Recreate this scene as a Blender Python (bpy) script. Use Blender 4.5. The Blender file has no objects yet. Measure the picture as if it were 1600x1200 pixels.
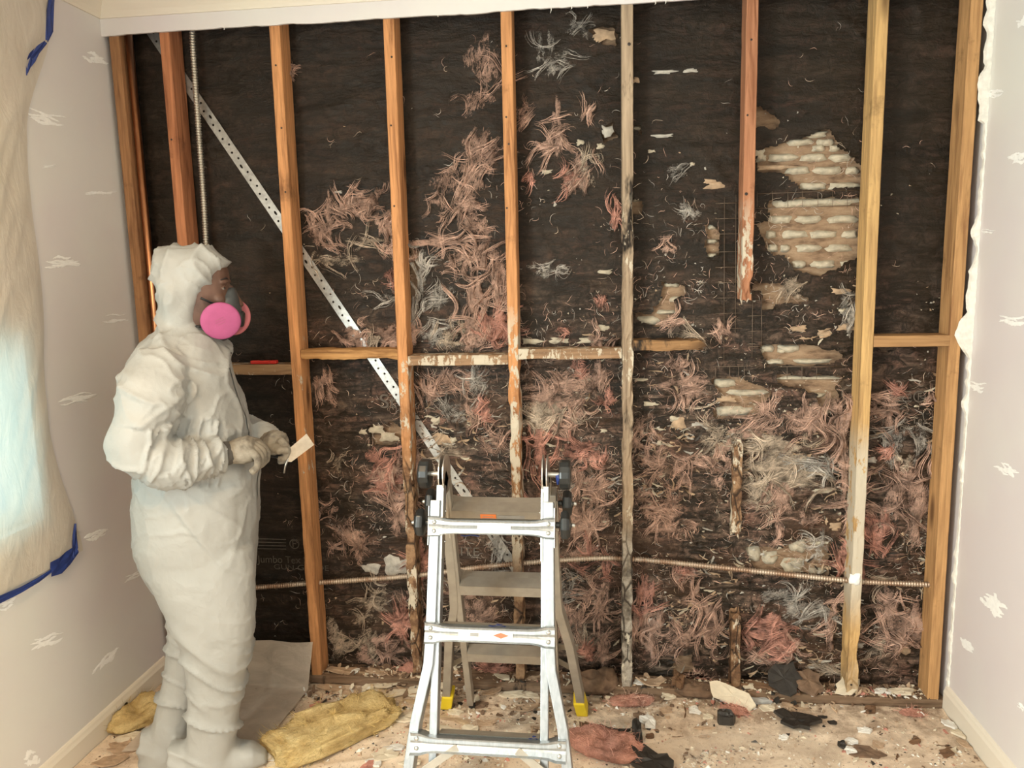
import bpy, bmesh, math, random
import numpy as np
from mathutils import Vector, Matrix
rnd = random.Random(7)
SC = bpy.context.scene
COL = SC.collection
# ------------------------------------------------------------------ camera
FPX = 1202.0
CAM = np.array([1.93714569, -2.73396989, 1.62129239])
YAW, PIT, ROL = .115657869, -.151113905, -.0229819855
def _axes():
    cy, sy, cp, sp = math.cos(YAW), math.sin(YAW), math.cos(PIT), math.sin(PIT)
    f = np.array([-sy*cp, cy*cp, sp]); r = np.array([cy, sy, 0.0]); u = np.cross(r, f)
    cr, sr = math.cos(ROL), math.sin(ROL)
    return cr*r+sr*u, -sr*r+cr*u, f
AR, AU, AF = _axes()
cam = bpy.data.cameras.new('camera'); cam_o = bpy.data.objects.new('camera', cam); COL.objects.link(cam_o)
cam.sensor_width = 36.0; cam.lens = FPX/1600*36; cam.clip_start = .05
cam_o.matrix_world = Matrix(((AR[0], AU[0], -AF[0], CAM[0]), (AR[1], AU[1], -AF[1], CAM[1]), (AR[2], AU[2], -AF[2], CAM[2]), (0, 0, 0, 1)))
SC.camera = cam_o
SC.view_settings.view_transform = 'Standard'; SC.view_settings.look = 'None'
SC.view_settings.gamma = 1.0; SC.view_settings.use_curve_mapping = False
SC.view_settings.exposure = 0.36
# ------------------------------------------------------------------ world and lights
W = bpy.data.worlds.new('world'); SC.world = W; W.use_nodes = True
W.node_tree.nodes['Background'].inputs[0].default_value = (.75, .87, 1.0, 1)
W.node_tree.nodes['Background'].inputs[1].default_value = .6
def area(name, loc, rot, sx, sy, power, col, spread=180):
    l = bpy.data.lights.new(name, 'AREA'); l.shape = 'RECTANGLE'; l.size = sx; l.size_y = sy; l.energy = power; l.color = col
    l.spread = math.radians(spread)
    o = bpy.data.objects.new(name, l); COL.objects.link(o); o.location = loc; o.rotation_euler = rot; return o
XL, XR, YF, ZC = .175, 3.175, -4.0, 2.625      # left wall, right wall, wall behind the camera, ceiling
# daylight entering at the left window, and through the window in the wall behind the camera
area('window_daylight', (XL-.04, -1.23, 1.16), (0, math.radians(-90), 0),   .52, 1.25, 3.2, (.50, .93, 1.0))
area('rear_window_daylight', (XL-.03, -3.0, 1.5), (0, math.radians(-90), 0), 1.2, 1.3, 104, (.88, 1.0, .98))

def at(px, py, Y=0.0):
    d = AF+(px-800)/FPX*AR-(py-600)/FPX*AU
    return CAM+d*(Y-CAM[1])/d[1]
def atX(px, py, X):
    d = AF+(px-800)/FPX*AR-(py-600)/FPX*AU
    return CAM+d*(X-CAM[0])/d[0]
def atZ(px, py, Z=0.0):
    d = AF+(px-800)/FPX*AR-(py-600)/FPX*AU
    return CAM+d*(Z-CAM[2])/d[2]
# ------------------------------------------------------------------ noise
def vnoise(P, seed=0):
    P = np.asarray(P, float); i = np.floor(P).astype(np.int64); f = P-i; u = f*f*(3-2*f)
    def h(dx, dy, dz):
        v = ((i[:, 0]+dx)*374761393+(i[:, 1]+dy)*668265263+(i[:, 2]+dz)*1274126177+seed*97471171) & 0xffffffff
        v = ((v ^ (v >> 13))*1274126177) & 0xffffffff
        v = ((v ^ (v >> 15))*2246822519) & 0xffffffff
        return (v ^ (v >> 16))/4294967295.0
    r = 0
    for dx in (0, 1):
        wx = u[:, 0] if dx else 1-u[:, 0]
        for dy in (0, 1):
            wy = u[:, 1] if dy else 1-u[:, 1]
            for dz in (0, 1):
                wz = u[:, 2] if dz else 1-u[:, 2]
                r = r+wx*wy*wz*h(dx, dy, dz)
    return r*2-1
def fbm(P, seed=0, oct=3):
    P = np.asarray(P, float); r = 0; a = 1.0; t = 0
    for k in range(oct):
        r = r+a*vnoise(P*(2.03**k)+k*17.3, seed+k); t += a; a *= .5
    return r/t
# ------------------------------------------------------------------ objects
def wloc(o):
    v = Vector((0, 0, 0))
    while o is not None: v = v+o.location; o = o.parent
    return v
def tag(o, label=None, cat=None, group=None, kind=None):
    if label: o['label'] = label
    if cat: o['category'] = cat
    if group: o['group'] = group
    if kind: o['kind'] = kind
    return o
def link(name, me, loc, parent):
    o = bpy.data.objects.new(name, me); COL.objects.link(o)
    if parent is not None: o.parent = parent
    o.location = loc
    return o
def mesh_obj(name, V, F, mat, parent=None, smooth=False, bevel=0, origin=None, mats=None, mi=None):
    V = np.asarray(V, float).reshape(-1, 3)
    if parent is not None: org = np.array(wloc(parent))
    elif origin is not None: org = np.array(origin, float)
    else:
        lo, hi = V.min(0), V.max(0); org = np.array([(lo[0]+hi[0])/2, (lo[1]+hi[1])/2, lo[2]])
    me = bpy.data.meshes.new(name)
    me.from_pydata((V-org).tolist(), [], [tuple(int(q) for q in f) for f in F])
    for m in (mats or [mat]): me.materials.append(m)
    if mi is not None: me.polygons.foreach_set('material_index', list(mi))
    if bevel or True:
        bm = bmesh.new(); bm.from_mesh(me)
        if len(bm.faces) < 60000: bmesh.ops.recalc_face_normals(bm, faces=bm.faces)
        if bevel:
            es = [e for e in bm.edges if len(e.link_faces) == 2 and e.calc_face_angle(0) > .5]
            bmesh.ops.bevel(bm, geom=es, offset=bevel, segments=2, affect='EDGES', profile=.6, clamp_overlap=True)
        bm.to_mesh(me); bm.free()
    if smooth:
        me.polygons.foreach_set('use_smooth', [True]*len(me.polygons))
    me.update()
    return link(name, me, Vector((0, 0, 0)) if parent is not None else Vector(org), parent)
def empty(name, loc, label, cat, group=None):
    o = bpy.data.objects.new(name, None); COL.objects.link(o); o.location = loc; o.empty_display_size = .05
    return tag(o, label, cat, group)
class MB:
    def __init__(s): s.V = []; s.F = []; s.M = []; s.m = 0
    def add(s, V, F):
        b = len(s.V); s.V.extend([tuple(float(c) for c in v) for v in V]); s.F.extend([tuple(b+i for i in f) for f in F]); s.M.extend([s.m]*len(F)); return s
    def box(s, x0, x1, y0, y1, z0, z1):
        return s.add([(x0,y0,z0),(x1,y0,z0),(x1,y1,z0),(x0,y1,z0),(x0,y0,z1),(x1,y0,z1),(x1,y1,z1),(x0,y1,z1)],
                     [(0,3,2,1),(4,5,6,7),(0,1,5,4),(1,2,6,5),(2,3,7,6),(3,0,4,7)])
    def bar(s, a, b, w, h, up=(0, 0, 1), ox=0, oy=0):          # box from a to b, w across, h along up
        a = np.array(a, float); b = np.array(b, float); d = b-a; d /= np.linalg.norm(d)
        r = np.cross(d, np.array(up, float)); r /= np.linalg.norm(r); u = np.cross(r, d)
        V = [p+r*(sx*w/2+ox)+u*(sy*h/2+oy) for p in (a, b) for sx, sy in ((-1,-1),(1,-1),(1,1),(-1,1))]
        return s.add(V, [(0,3,2,1),(4,5,6,7),(0,1,5,4),(1,2,6,5),(2,3,7,6),(3,0,4,7)])
    def tube(s, P, R, n=8, cap=True, flat=1.0, up=None):
        P = [np.array(p, float) for p in P]
        if not hasattr(R, '__len__'): R = [R]*len(P)
        ref = None; b = len(s.V); V = []
        for k, p in enumerate(P):
            d = P[min(k+1, len(P)-1)]-P[max(k-1, 0)]; d = d/(np.linalg.norm(d)+1e-12)
            if ref is None:
                ref = np.array(up, float) if up is not None else (np.array([0, 0, 1.0]) if abs(d[2]) < .9 else np.array([1.0, 0, 0]))
            x = np.cross(ref, d); x = x/(np.linalg.norm(x)+1e-12); y = np.cross(d, x); ref = y
            for j in range(n):
                a = 2*math.pi*j/n; V.append(p+R[k]*(math.cos(a)*x+math.sin(a)*flat*y))
        F = [(k*n+j, k*n+(j+1) % n, (k+1)*n+(j+1) % n, (k+1)*n+j) for k in range(len(P)-1) for j in range(n)]
        if cap: F += [tuple(range(n-1, -1, -1)), tuple((len(P)-1)*n+j for j in range(n))]
        return s.add(V, F)
    def lathe(s, prof, c, ax, n=24, closed=False):             # prof: (radius, distance along axis)
        ax = np.array(ax, float); ax /= np.linalg.norm(ax); t = np.array([0, 0, 1.0]) if abs(ax[2]) < .9 else np.array([1.0, 0, 0])
        x = np.cross(t, ax); x /= np.linalg.norm(x); y = np.cross(ax, x); c = np.array(c, float)
        V = [c+ax*h+r*(math.cos(2*math.pi*j/n)*x+math.sin(2*math.pi*j/n)*y) for r, h in prof for j in range(n)]
        F = [(k*n+j, k*n+(j+1) % n, (k+1)*n+(j+1) % n, (k+1)*n+j) for k in range(len(prof)-1) for j in range(n)]
        F += [tuple(range(n-1, -1, -1)), tuple((len(prof)-1)*n+j for j in range(n))]
        return s.add(V, F)
    def prism(s, poly, a, b):                                  # poly of 3d points extruded by vector b (a offset)
        poly = [np.array(p, float)+np.array(a, float) for p in poly]; n = len(poly); b = np.array(b, float)
        V = poly+[p+b for p in poly]
        F = [tuple(range(n-1, -1, -1)), tuple(range(n, 2*n))]+[(j, (j+1) % n, n+(j+1) % n, n+j) for j in range(n)]
        return s.add(V, F)
    def build(s, name, mat, parent=None, smooth=False, bevel=0, origin=None, mats=None):
        return mesh_obj(name, s.V, s.F, mat, parent, smooth, bevel, origin, mats, s.M if mats else None)
# ------------------------------------------------------------------ materials
class NT:
    def __init__(s, name, rough=.6, metal=0.0, spec=.5):
        s.mat = bpy.data.materials.new(name); s.mat.use_nodes = True; s.t = s.mat.node_tree; s.n = s.t.nodes
        s.b = s.n['Principled BSDF']; s.b.inputs['Roughness'].default_value = rough; s.b.inputs['Metallic'].default_value = metal
        s.b.inputs['Specular IOR Level'].default_value = spec
        s.tc = s.n.new('ShaderNodeTexCoord'); s.oi = None
    def coord(s, scale=(1, 1, 1), rand=True, gen='Object', rot=(0, 0, 0)):
        mp = s.n.new('ShaderNodeMapping'); mp.inputs['Scale'].default_value = scale; mp.inputs['Rotation'].default_value = rot
        s.t.links.new(s.tc.outputs[gen], mp.inputs['Vector'])
        if rand:
            if s.oi is None: s.oi = s.n.new('ShaderNodeObjectInfo')
            cm = s.n.new('ShaderNodeMath'); cm.operation = 'MULTIPLY'; cm.inputs[1].default_value = 37.0
            s.t.links.new(s.oi.outputs['Random'], cm.inputs[0]); s.t.links.new(cm.outputs[0], mp.inputs['Location'])
        return mp.outputs[0]
    def noise(s, vec, scale=5, detail=4, rough=.55, dist=0.0):
        n = s.n.new('ShaderNodeTexNoise'); n.inputs['Scale'].default_value = scale; n.inputs['Detail'].default_value = detail
        n.inputs['Roughness'].default_value = rough; n.inputs['Distortion'].default_value = dist
        s.t.links.new(vec, n.inputs['Vector']); return n.outputs['Fac']
    def voro(s, vec, scale=5, feature='F1'):
        n = s.n.new('ShaderNodeTexVoronoi'); n.feature = feature; n.inputs['Scale'].default_value = scale
        s.t.links.new(vec, n.inputs['Vector']); return n.outputs['Distance']
    def ramp(s, fac, stops):
        n = s.n.new('ShaderNodeValToRGB'); e = n.color_ramp.elements
        while len(e) < len(stops): e.new(.5)
        for k, (p, c) in enumerate(stops):
            e[k].position = p; c = (c, c, c) if not hasattr(c, '__len__') else c; e[k].color = (*c, 1)
        s.t.links.new(fac, n.inputs[0]); return n.outputs[0]
    def mix(s, fac, a, b, mode='MIX'):
        n = s.n.new('ShaderNodeMix'); n.data_type = 'RGBA'; n.blend_type = mode
        for sock, v in ((n.inputs[0], fac), (n.inputs[6], a), (n.inputs[7], b)):
            if hasattr(v, 'is_output'): s.t.links.new(v, sock)
            elif hasattr(v, '__len__'): sock.default_value = (*v, 1)
            else: sock.default_value = v
        return n.outputs[2]
    def math(s, op, a, b=0.0, clamp=False):
        n = s.n.new('ShaderNodeMath'); n.operation = op; n.use_clamp = clamp
        for k, v in ((0, a), (1, b)):
            if hasattr(v, 'is_output'): s.t.links.new(v, n.inputs[k])
            else: n.inputs[k].default_value = v
        return n.outputs[0]
    def sep(s, vec, i):
        n = s.n.new('ShaderNodeSeparateXYZ'); s.t.links.new(vec, n.inputs[0]); return n.outputs[i]
    def zone(s, v, lo, hi):                                     # 0 at lo .. 1 at hi
        n = s.n.new('ShaderNodeMapRange'); n.interpolation_type = 'SMOOTHSTEP'
        n.inputs[1].default_value = lo; n.inputs[2].default_value = hi; s.t.links.new(v, n.inputs[0]); return n.outputs[0]
    def col(s, c):
        if hasattr(c, 'is_output'): s.t.links.new(c, s.b.inputs['Base Color'])
        else: s.b.inputs['Base Color'].default_value = (*c, 1)
        return s
    def set(s, key, v):
        if hasattr(v, 'is_output'): s.t.links.new(v, s.b.inputs[key])
        else: s.b.inputs[key].default_value = v
        return s
    def bump(s, h, strength=.3, dist=.01, prev=None):
        n = s.n.new('ShaderNodeBump'); n.inputs['Strength'].default_value = strength; n.inputs['Distance'].default_value = dist
        s.t.links.new(h, n.inputs['Height'])
        if prev is not None: s.t.links.new(prev, n.inputs['Normal'])
        s.t.links.new(n.outputs[0], s.b.inputs['Normal']); return n.outputs[0]
def simple(name, c, rough=.6, metal=0.0, var=.15, scale=30, bump=0.0, spec=.5):
    m = NT(name, rough, metal, spec); v = m.coord((1, 1, 1)); n = m.noise(v, scale, 4)
    c = np.array(c); m.col(m.ramp(n, [(.3, tuple(c*(1-var))), (.7, tuple(np.minimum(c*(1+var), 1)))]))
    if bump: m.bump(n, bump, .004)
    return m.mat
def wood(name, base, dark, axis='z', rot=None, white=0.0, wz=None, grey=False, charred=0.0):
    m = NT(name, .75, 0, .25); L = dict(x=(2.2, 34, 34), z=(34, 34, 2.2))[axis]
    v = m.coord(L); g = m.noise(v, 1.0, 6, .65, .9)
    fine = m.noise(m.coord(tuple(c*3.2 for c in L)), 1.0, 3)
    o = m.coord((1, 1, 1)); ob = m.coord((1, 1, 1), rand=False); z = m.sep(ob, 2)
    base = np.array(base); dark = np.array(dark)
    c = m.ramp(g, [(.30, tuple(dark)), (.48, tuple(base*.85)), (.62, tuple(base)), (.8, tuple(np.minimum(base*1.25, 1)))])
    c = m.mix(m.ramp(fine, [(.35, .35), (.6, 0.0)]), c, tuple(dark))
    kn = m.voro(m.coord((6, 6, 1.7) if axis == 'z' else (1.7, 6, 6)), 1.0)     # knots
    c = m.mix(m.ramp(kn, [(.05, .9), (.14, 0.0)]), c, tuple(dark*.5))
    st = m.noise(o, 6, 5, .7)
    c = m.mix(m.ramp(st, [(.60, 0.0), (.72, .55)]), c, tuple(dark*.4))
    h = g
    if rot is not None:                                         # decayed below this height
        zz = m.math('ADD', z, m.math('MULTIPLY', m.noise(o, 5, 3), .5)); f = m.zone(zz, rot+.45, rot+.05)
        ck = m.voro(m.coord((22, 22, 9) if axis == 'z' else (12, 24, 24)), 1.0, 'DISTANCE_TO_EDGE')
        rc = m.ramp(m.noise(o, 16, 6, .7), [(.3, (.06, .048, .038)), (.45, (.20, .165, .125)), (.58, (.42, .365, .295)), (.72, (.15, .12, .095))] if grey else [(.3, (.05, .028, .016)), (.45, (.16, .085, .045)), (.58, (.33, .20, .11)), (.72, (.12, .07, .045))])
        rc = m.mix(m.ramp(ck, [(.02, .85), (.07, 0.0)]), rc, (.02, .012, .008))
        c = m.mix(f, c, rc); h = m.math('ADD', g, m.math('MULTIPLY', m.ramp(ck, [(0, 0), (.12, 1.0)]), f))
    if charred > 0:
        ch = m.noise(m.coord((7, 7, 2)), 1.3, 5, .7)
        c = m.mix(m.ramp(ch, [(.62-charred*.3, 0.0), (.70-charred*.3, 1.0)]), c, (.022, .016, .012))
    if white > 0:
        wn = m.noise(m.coord((9, 9, 4)), 2.2, 6, .72)
        wf = m.ramp(wn, [(.63-white*.25, 0.0), (.66-white*.25, 1.0)])
        if wz is not None:
            wf = m.math('MULTIPLY', wf, m.math('MULTIPLY', m.zone(z, wz[0]-.1, wz[0]+.1), m.zone(z, wz[1]+.1, wz[1]-.1)))
        c = m.mix(wf, c, (.56, .49, .38)); h = m.math('ADD', h, m.math('MULTIPLY', wf, .6))
    m.col(c); m.bump(h, .45, .006)
    return m.mat
M = {}
def paint(name, c, spots=.12):
    m = NT(name, .55, 0, .35); v = m.coord((1, 1, 1), rand=False); n = m.noise(v, 1.7, 4, .5); f = m.noise(v, 160, 2)
    c = np.array(c); k = m.ramp(n, [(.35, tuple(c*np.array([1-spots*.5, 1-spots, 1-spots*.5]))), (.65, tuple(c))])
    m.col(k); m.bump(f, .06, .002); return m.mat
M['wall'] = paint('lilac_grey_wall_paint', (.73, .715, .67))
M['ceil'] = paint('ceiling_white_paint', (.80, .765, .69), .04)
M['trim'] = paint('cream_trim_paint', (.78, .72, .60), .05)
M['gypsum'] = simple('broken_gypsum', (.78, .75, .68), .9, 0, .1, 60, .3)
M['spackle'] = simple('white_spackle', (.93, .92, .89), .8, 0, .05, 80, .2)
M['floor'] = simple('subfloor', (.42, .33, .25), .8)
# ------------------------------------------------------------------ room shell
PH = math.pi
def struct(mb, name, mat, **k):
    return tag(mb.build(name, mat, origin=(0, 0, 0), **k), kind='structure')
struct(MB().box(XL, XR, YF, .13, -.06, 0), 'floor', M['floor'])
struct(MB().box(XL-.12, XR+.12, YF-.1, .16, ZC, ZC+.08), 'ceiling', M['ceil'])
WY0, WY1, WZ0, WZ1 = -1.90, -.56, .86, 1.46                     # window opening in the left wall
wl = MB()
RY0, RY1, RZ0, RZ1 = -3.65, -2.35, .9, 2.1                     # second window, behind the camera
wl.box(XL-.12, XL, WY1, .13, -.06, ZC); wl.box(XL-.12, XL, RY1, WY0, -.06, ZC); wl.box(XL-.12, XL, YF, RY0, -.06, ZC); wl.box(XL-.12, XL, RY0, RY1, -.06, RZ0); wl.box(XL-.12, XL, RY0, RY1, RZ1, ZC)
wl.box(XL-.12, XL, WY0, WY1, -.06, WZ0); wl.box(XL-.12, XL, WY0, WY1, WZ1, ZC)
wall_left = struct(wl, 'wall_left', M['wall'])
wall_right = struct(MB().box(XR, XR+.12, YF, .13, -.06, ZC), 'wall_right', M['wall'])
struct(MB().box(XL, XR, YF-.1, YF, -.06, ZC), 'wall_front', M['wall'])
def glow(name, c, s):
    m = bpy.data.materials.new(name); m.use_nodes = True; n = m.node_tree.nodes; n.clear()
    e = n.new('ShaderNodeEmission'); e.inputs[0].default_value = (*c, 1); e.inputs[1].default_value = s
    o = n.new('ShaderNodeOutputMaterial'); m.node_tree.links.new(e.outputs[0], o.inputs[0]); return m
M['sash'] = simple('white_window_sash', (.8, .8, .78), .4, 0, .04)
def window(name, boxes, pane, glowmat, mull):
    w = tag(MB().box(*pane).build(name, glowmat, origin=(0, 0, 0)), kind='structure')
    f = MB()
    for b in boxes: f.box(*b)
    f.build('window_frame', M['sash'], w, bevel=.003)
    MB().box(*mull).build('mullion', M['sash'], w, bevel=.003)
window('window_1', [(XL-.10, XL-.05, WY0, WY1, WZ0, WZ0+.05), (XL-.10, XL-.05, WY0, WY1, WZ1-.05, WZ1), (XL-.10, XL-.05, WY0, WY0+.05, WZ0+.05, WZ1-.05), (XL-.10, XL-.05, WY1-.05, WY1, WZ0+.05, WZ1-.05)],
       (XL-.095, XL-.085, WY0+.04, WY1-.04, WZ0+.04, WZ1-.04), glow('daylight_pane', (.58, .93, 1.0), .42), (XL-.085, XL-.055, WY0+.05, WY1-.05, 1.14, 1.17))
window('window_2', [(XL-.10, XL-.05, RY0, RY1, RZ0, RZ0+.05), (XL-.10, XL-.05, RY0, RY1, RZ1-.05, RZ1), (XL-.10, XL-.05, RY0, RY0+.05, RZ0+.05, RZ1-.05), (XL-.10, XL-.05, RY1-.05, RY1, RZ0+.05, RZ1-.05)],
       (XL-.095, XL-.085, RY0+.04, RY1-.04, RZ0+.04, RZ1-.04), glow('daylight_pane_rear', (.96, .98, 1.0), 2.0), (XL-.085, XL-.055, RY0+.05, RY1-.05, 1.48, 1.52))
# ceiling lamp behind the camera
lamp = empty('ceiling_lamp', (.85, -2.2, ZC-.075), 'round warm ceiling lamp with a frosted diffuser', 'lamp')
MB().lathe([(.17, 0), (.17, -.02), (.16, -.025)], (.85, -2.2, ZC), (0, 0, 1), 32).build('base', M['ceil'], lamp)
MB().lathe([(.155, -.026), (.15, -.05), (.11, -.068), (.03, -.075)], (.85, -2.2, ZC), (0, 0, 1), 32).build('diffuser', glow('lamp_glow', (1.0, .74, .45), 6.0), lamp, smooth=True)
area('ceiling_lamp_light', (.85, -2.2, ZC-.08), (0, 0, 0), .3, .3, 25, (1.0, .66, .36))
# plaster strip left hanging above the studs, with a ragged lower edge
n = 300; xs = np.linspace(XL, XR, n+1); zb = 2.469+.004*fbm(np.c_[xs*6, xs*0, xs*0], 3)+.0035*np.maximum(0, fbm(np.c_[xs*40, xs*0, xs*0+5], 4))
V = []; F = []
for k in range(n+1):
    for (y, z) in ((-.0127, zb[k]), (-.0127, ZC), (0.0, ZC), (0.0, zb[k]+.001)): V.append((xs[k], y, z))
for k in range(n):
    for j in range(4): F.append((k*4+j, k*4+(j+1) % 4, k*4+4+(j+1) % 4, k*4+4+j))
wb_strip = tag(mesh_obj('wall_back_strip', V, F, M['wall'], origin=(0, 0, 0)), kind='structure')
for (px, ln) in ((861, 8), (893, 4), (918, 4), (1024, 5), (1040, 5), (684, 3), (348, 3)):   # slivers of torn paper on the edge
    p = at(px, 20, -.012); x = p[0]; zt = 2.472
    MB().tube([(x, -.010, zt), (x+.001, -.011, zt-.006), (x-.002, -.012, zt-.0022*ln)], [.0022, .0016, .0004], 5).build('torn_paper_sliver', M['gypsum'], wb_strip)
# crown mouldings
def crown(name, fn):
    prof = [(0, 2.526), (.006, 2.526), (.010, 2.534), (.018, 2.545), (.034, 2.562), (.048, 2.580), (.060, 2.596), (.072, 2.602), (.075, 2.612), (.085, 2.615), (.085, ZC), (0, ZC)]
    mb = MB(); A = [fn(d, z, 0) for d, z in prof]; B = [fn(d, z, 1) for d, z in prof]; m = len(prof)
    mb.add(A+B, [tuple(range(m)), tuple(range(2*m-1, m-1, -1))]+[(j, (j+1) % m, m+(j+1) % m, m+j) for j in range(m)])
    struct(mb, name, M['trim'])
crown('trim_1', lambda d, z, e: ((XL+d, XR-d)[e], -.0127-d, z))
crown('trim_2', lambda d, z, e: (XL+d, (-.0127-d, YF+.01)[e], z))
crown('trim_3', lambda d, z, e: (XR-d, (-.0127-d, YF+.01)[e], z))
def base(name, x, s):
    prof = [(0, 0), (.014, 0), (.014, .072), (.010, .082), (.008, .090), (.004, .096), (0, .098)]
    mb = MB(); m = len(prof); A = [(x+s*d, -.002, z) for d, z in prof]; B = [(x+s*d, YF+.01, z) for d, z in prof]
    mb.add(A+B, [tuple(range(m)), tuple(range(2*m-1, m-1, -1))]+[(j, (j+1) % m, m+(j+1) % m, m+j) for j in range(m)])
    struct(mb, name, M['trim'])
base('baseboard_left', XL, 1); base('baseboard_right', XR, -1)
# spackle smears, thin raised patches on both side walls
def spackle(wall, X, s, px, py, w, h, ang, seed):
    c = atX(px, py, X); r = random.Random(seed)
    e1 = atX(px+10*math.cos(ang), py+10*math.sin(ang), X)-c; e2 = atX(px-10*math.sin(ang), py+10*math.cos(ang), X)-c
    e1 /= 10; e2 /= 10; mb = MB()
    for q in range(r.randint(4, 6)):
        oy = r.uniform(-.5, .5)*h; ox = r.uniform(-.12, .12)*w; L = w*r.uniform(.5, 1.0); k = 18; hh = h*r.uniform(.08, .2); V = []
        for j in range(k+1):
            t = j/k-.5; wob = math.sin(t*7+q*2)*h*.12+r.uniform(-.3, .3); ww = hh*(max(0, 1-(2*t)**2))**.5*r.uniform(.6, 1.3)+.15
            for sg, off in ((-1, .0004), (0, .0016), (1, .0004)):
                p = c+e1*(t*L+ox)+e2*(oy+wob+sg*ww); V.append((X+s*(off+q*.00015), p[1], p[2]))
        mb.add(V, [(j*3+a, j*3+a+1, j*3+a+4, j*3+a+3) for j in range(k) for a in (0, 1)])
    mb.build('spackle_patch', M['spackle'], wall, smooth=True)
for k, a in enumerate([(150, 93, 52, 14, .35), (72, 184, 62, 15, .25), (156, 300, 52, 9, .0), (97, 410, 56, 15, -.05), (180, 497, 44, 10, -.1), (121, 622, 58, 12, -.15), (75, 260, 26, 3, -.1),
                      (146, 833, 46, 15, -.35), (210, 900, 36, 8, -.5), (10, 945, 36, 12, -.4), (75, 1002, 60, 15, -.35), (165, 1028, 56, 16, -.75), (50, 1185, 30, 22, -.6)]):
    spackle(wall_left, XL, 1, *a, 100+k)
for k, a in enumerate([(1595, 30, 30, 18, -.6), (1555, 146, 28, 12, -.2), (1592, 250, 34, 18, -.2), (1545, 362, 22, 6, .1), (1582, 500, 48, 14, .05), (1528, 605, 28, 12, .15), (1570, 735, 50, 18, .55), (1553, 945, 46, 20, .9), (1511, 1010, 34, 14, .9), (1597, 1105, 20, 6, .8)]):
    spackle(wall_right, XR, -1, *a, 200+k)
# ragged plaster left at the right-hand corner
mb = MB(); n = 220; zz = np.linspace(.04, 2.50, n+1); w = .005+.004*fbm(np.c_[zz*9, zz*0, zz*0], 9)
def bump1(z, c, h, a): return a*np.clip(1-np.abs(z-c)/h, 0, 1)**.6
w = w+np.where((zz > 2.05), .014+.012*fbm(np.c_[zz*22, zz*0, zz*0], 11), 0)+bump1(zz, 2.12, .09, .012)+bump1(zz, 1.70, .05, .014)+bump1(zz, 1.50, .12, .018)+bump1(zz, 1.36, .07, .05)+bump1(zz, 1.12, .03, .008)
w = w+.012*np.maximum(0, fbm(np.c_[zz*35, zz*0, zz*0+3], 12))
w = np.clip(w, .003, .07); V = []; F = []
for k in range(n+1):
    for (x, y) in ((XR-w[k], -.003), (XR-w[k]*.8, -.014), (XR-.0005, -.016), (XR-.0005, -.001)): V.append((x, y+.002*math.sin(k*1.7), zz[k]))
for k in range(n):
    for j in range(4): F.append((k*4+j, k*4+(j+1) % 4, k*4+4+(j+1) % 4, k*4+4+j))
mesh_obj('broken_plaster_edge', V, F, M['gypsum'], wall_right)
# ------------------------------------------------------------------ black building paper with torn holes
def inpoly(P, poly):
    poly = np.asarray(poly); n = len(poly); ins = np.zeros(len(P), bool); d = np.full(len(P), 9.0)
    for i in range(n):
        a, b = poly[i], poly[(i+1) % n]; e = b-a; w = P-a
        t = np.clip((w@e)/(e@e+1e-12), 0, 1); d = np.minimum(d, np.linalg.norm(w-t[:, None]*e, axis=1))
        c = ((a[1] > P[:, 1]) != (b[1] > P[:, 1])); xx = (b[0]-a[0])*(P[:, 1]-a[1])/(b[1]-a[1]+1e-12)+a[0]
        ins ^= c & (P[:, 0] < xx)
    return np.where(ins, -d, d)
PY = .100
def paper_y(x, z):
    x = np.asarray(x, float); z = np.asarray(z, float); o = np.zeros_like(x)
    a = fbm(np.c_[x*2.2, z*11+1.2*vnoise(np.c_[x*3, z*3, o], 40), o], 41, 3)
    b = fbm(np.c_[x*9+z*3, z*16, o+2], 43, 3); c = 1-2*np.abs(vnoise(np.c_[x*5+z*4, z*7-x*3, o+9], 45))
    low = np.clip((1.5-z)/1.5, 0, 1)
    return PY+.0075*a+(.0022+.003*low)*b-.0022*np.maximum(c-.4, 0)*3
HOLES = [
 [(1182,246),(1196,232),(1215,228),(1232,221),(1262,214),(1292,200),(1297,208),(1312,232),(1332,245),(1346,264),(1345,292),(1318,289),(1290,298),(1250,292),(1226,270),(1182,268)],
 [(1202,313),(1338,309),(1346,330),(1344,375),(1341,402),(1310,418),(1282,430),(1240,424),(1226,400),(1197,392),(1184,350),(1200,345)],
 [(1180,440),(1222,446),(1240,462),(1262,464),(1262,472),(1212,476),(1208,482),(1190,482),(1190,455),(1176,452)],
 [(1182,164),(1194,172),(1208,180),(1218,190),(1212,205),(1196,202),(1178,198),(1178,172)],
 [(1103,352),(1122,352),(1124,378),(1121,398),(1106,402),(1102,385)],
 [(1036,442),(1066,444),(1072,458),(1052,470),(1058,486),(1030,510),(1010,506),(990,492),(1016,490),(1032,472)],
 [(1186,540),(1250,538),(1306,546),(1322,560),(1290,570),(1200,570)],
 [(1112,592),(1160,590),(1206,612),(1200,624),(1178,650),(1118,652),(1114,640),(1130,625)],
 [(1214,586),(1316,588),(1306,604),(1312,626),(1290,652),(1266,650),(1280,616),(1216,598)],
 [(1160,850),(1220,856),(1260,838),(1296,846),(1294,900),(1240,902),(1180,890)],
 [(640,382),(652,392),(662,412),(664,440),(650,470),(644,520),(640,520)],
 [(575,664),(616,660),(630,672),(622,694),(584,694)],
 [(986,308),(1004,316),(1002,332),(986,334)], [(985,192),(1004,200),(1000,208),(985,208)],
 [(938,205),(956,195),(962,215),(944,222)], [(920,46),(962,40),(964,70),(940,72)],
 [(1178,600),(1190,640),(1180,660),(1172,640)], [(1050,1028),(1080,1024),(1084,1050),(1052,1052)],
]
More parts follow.
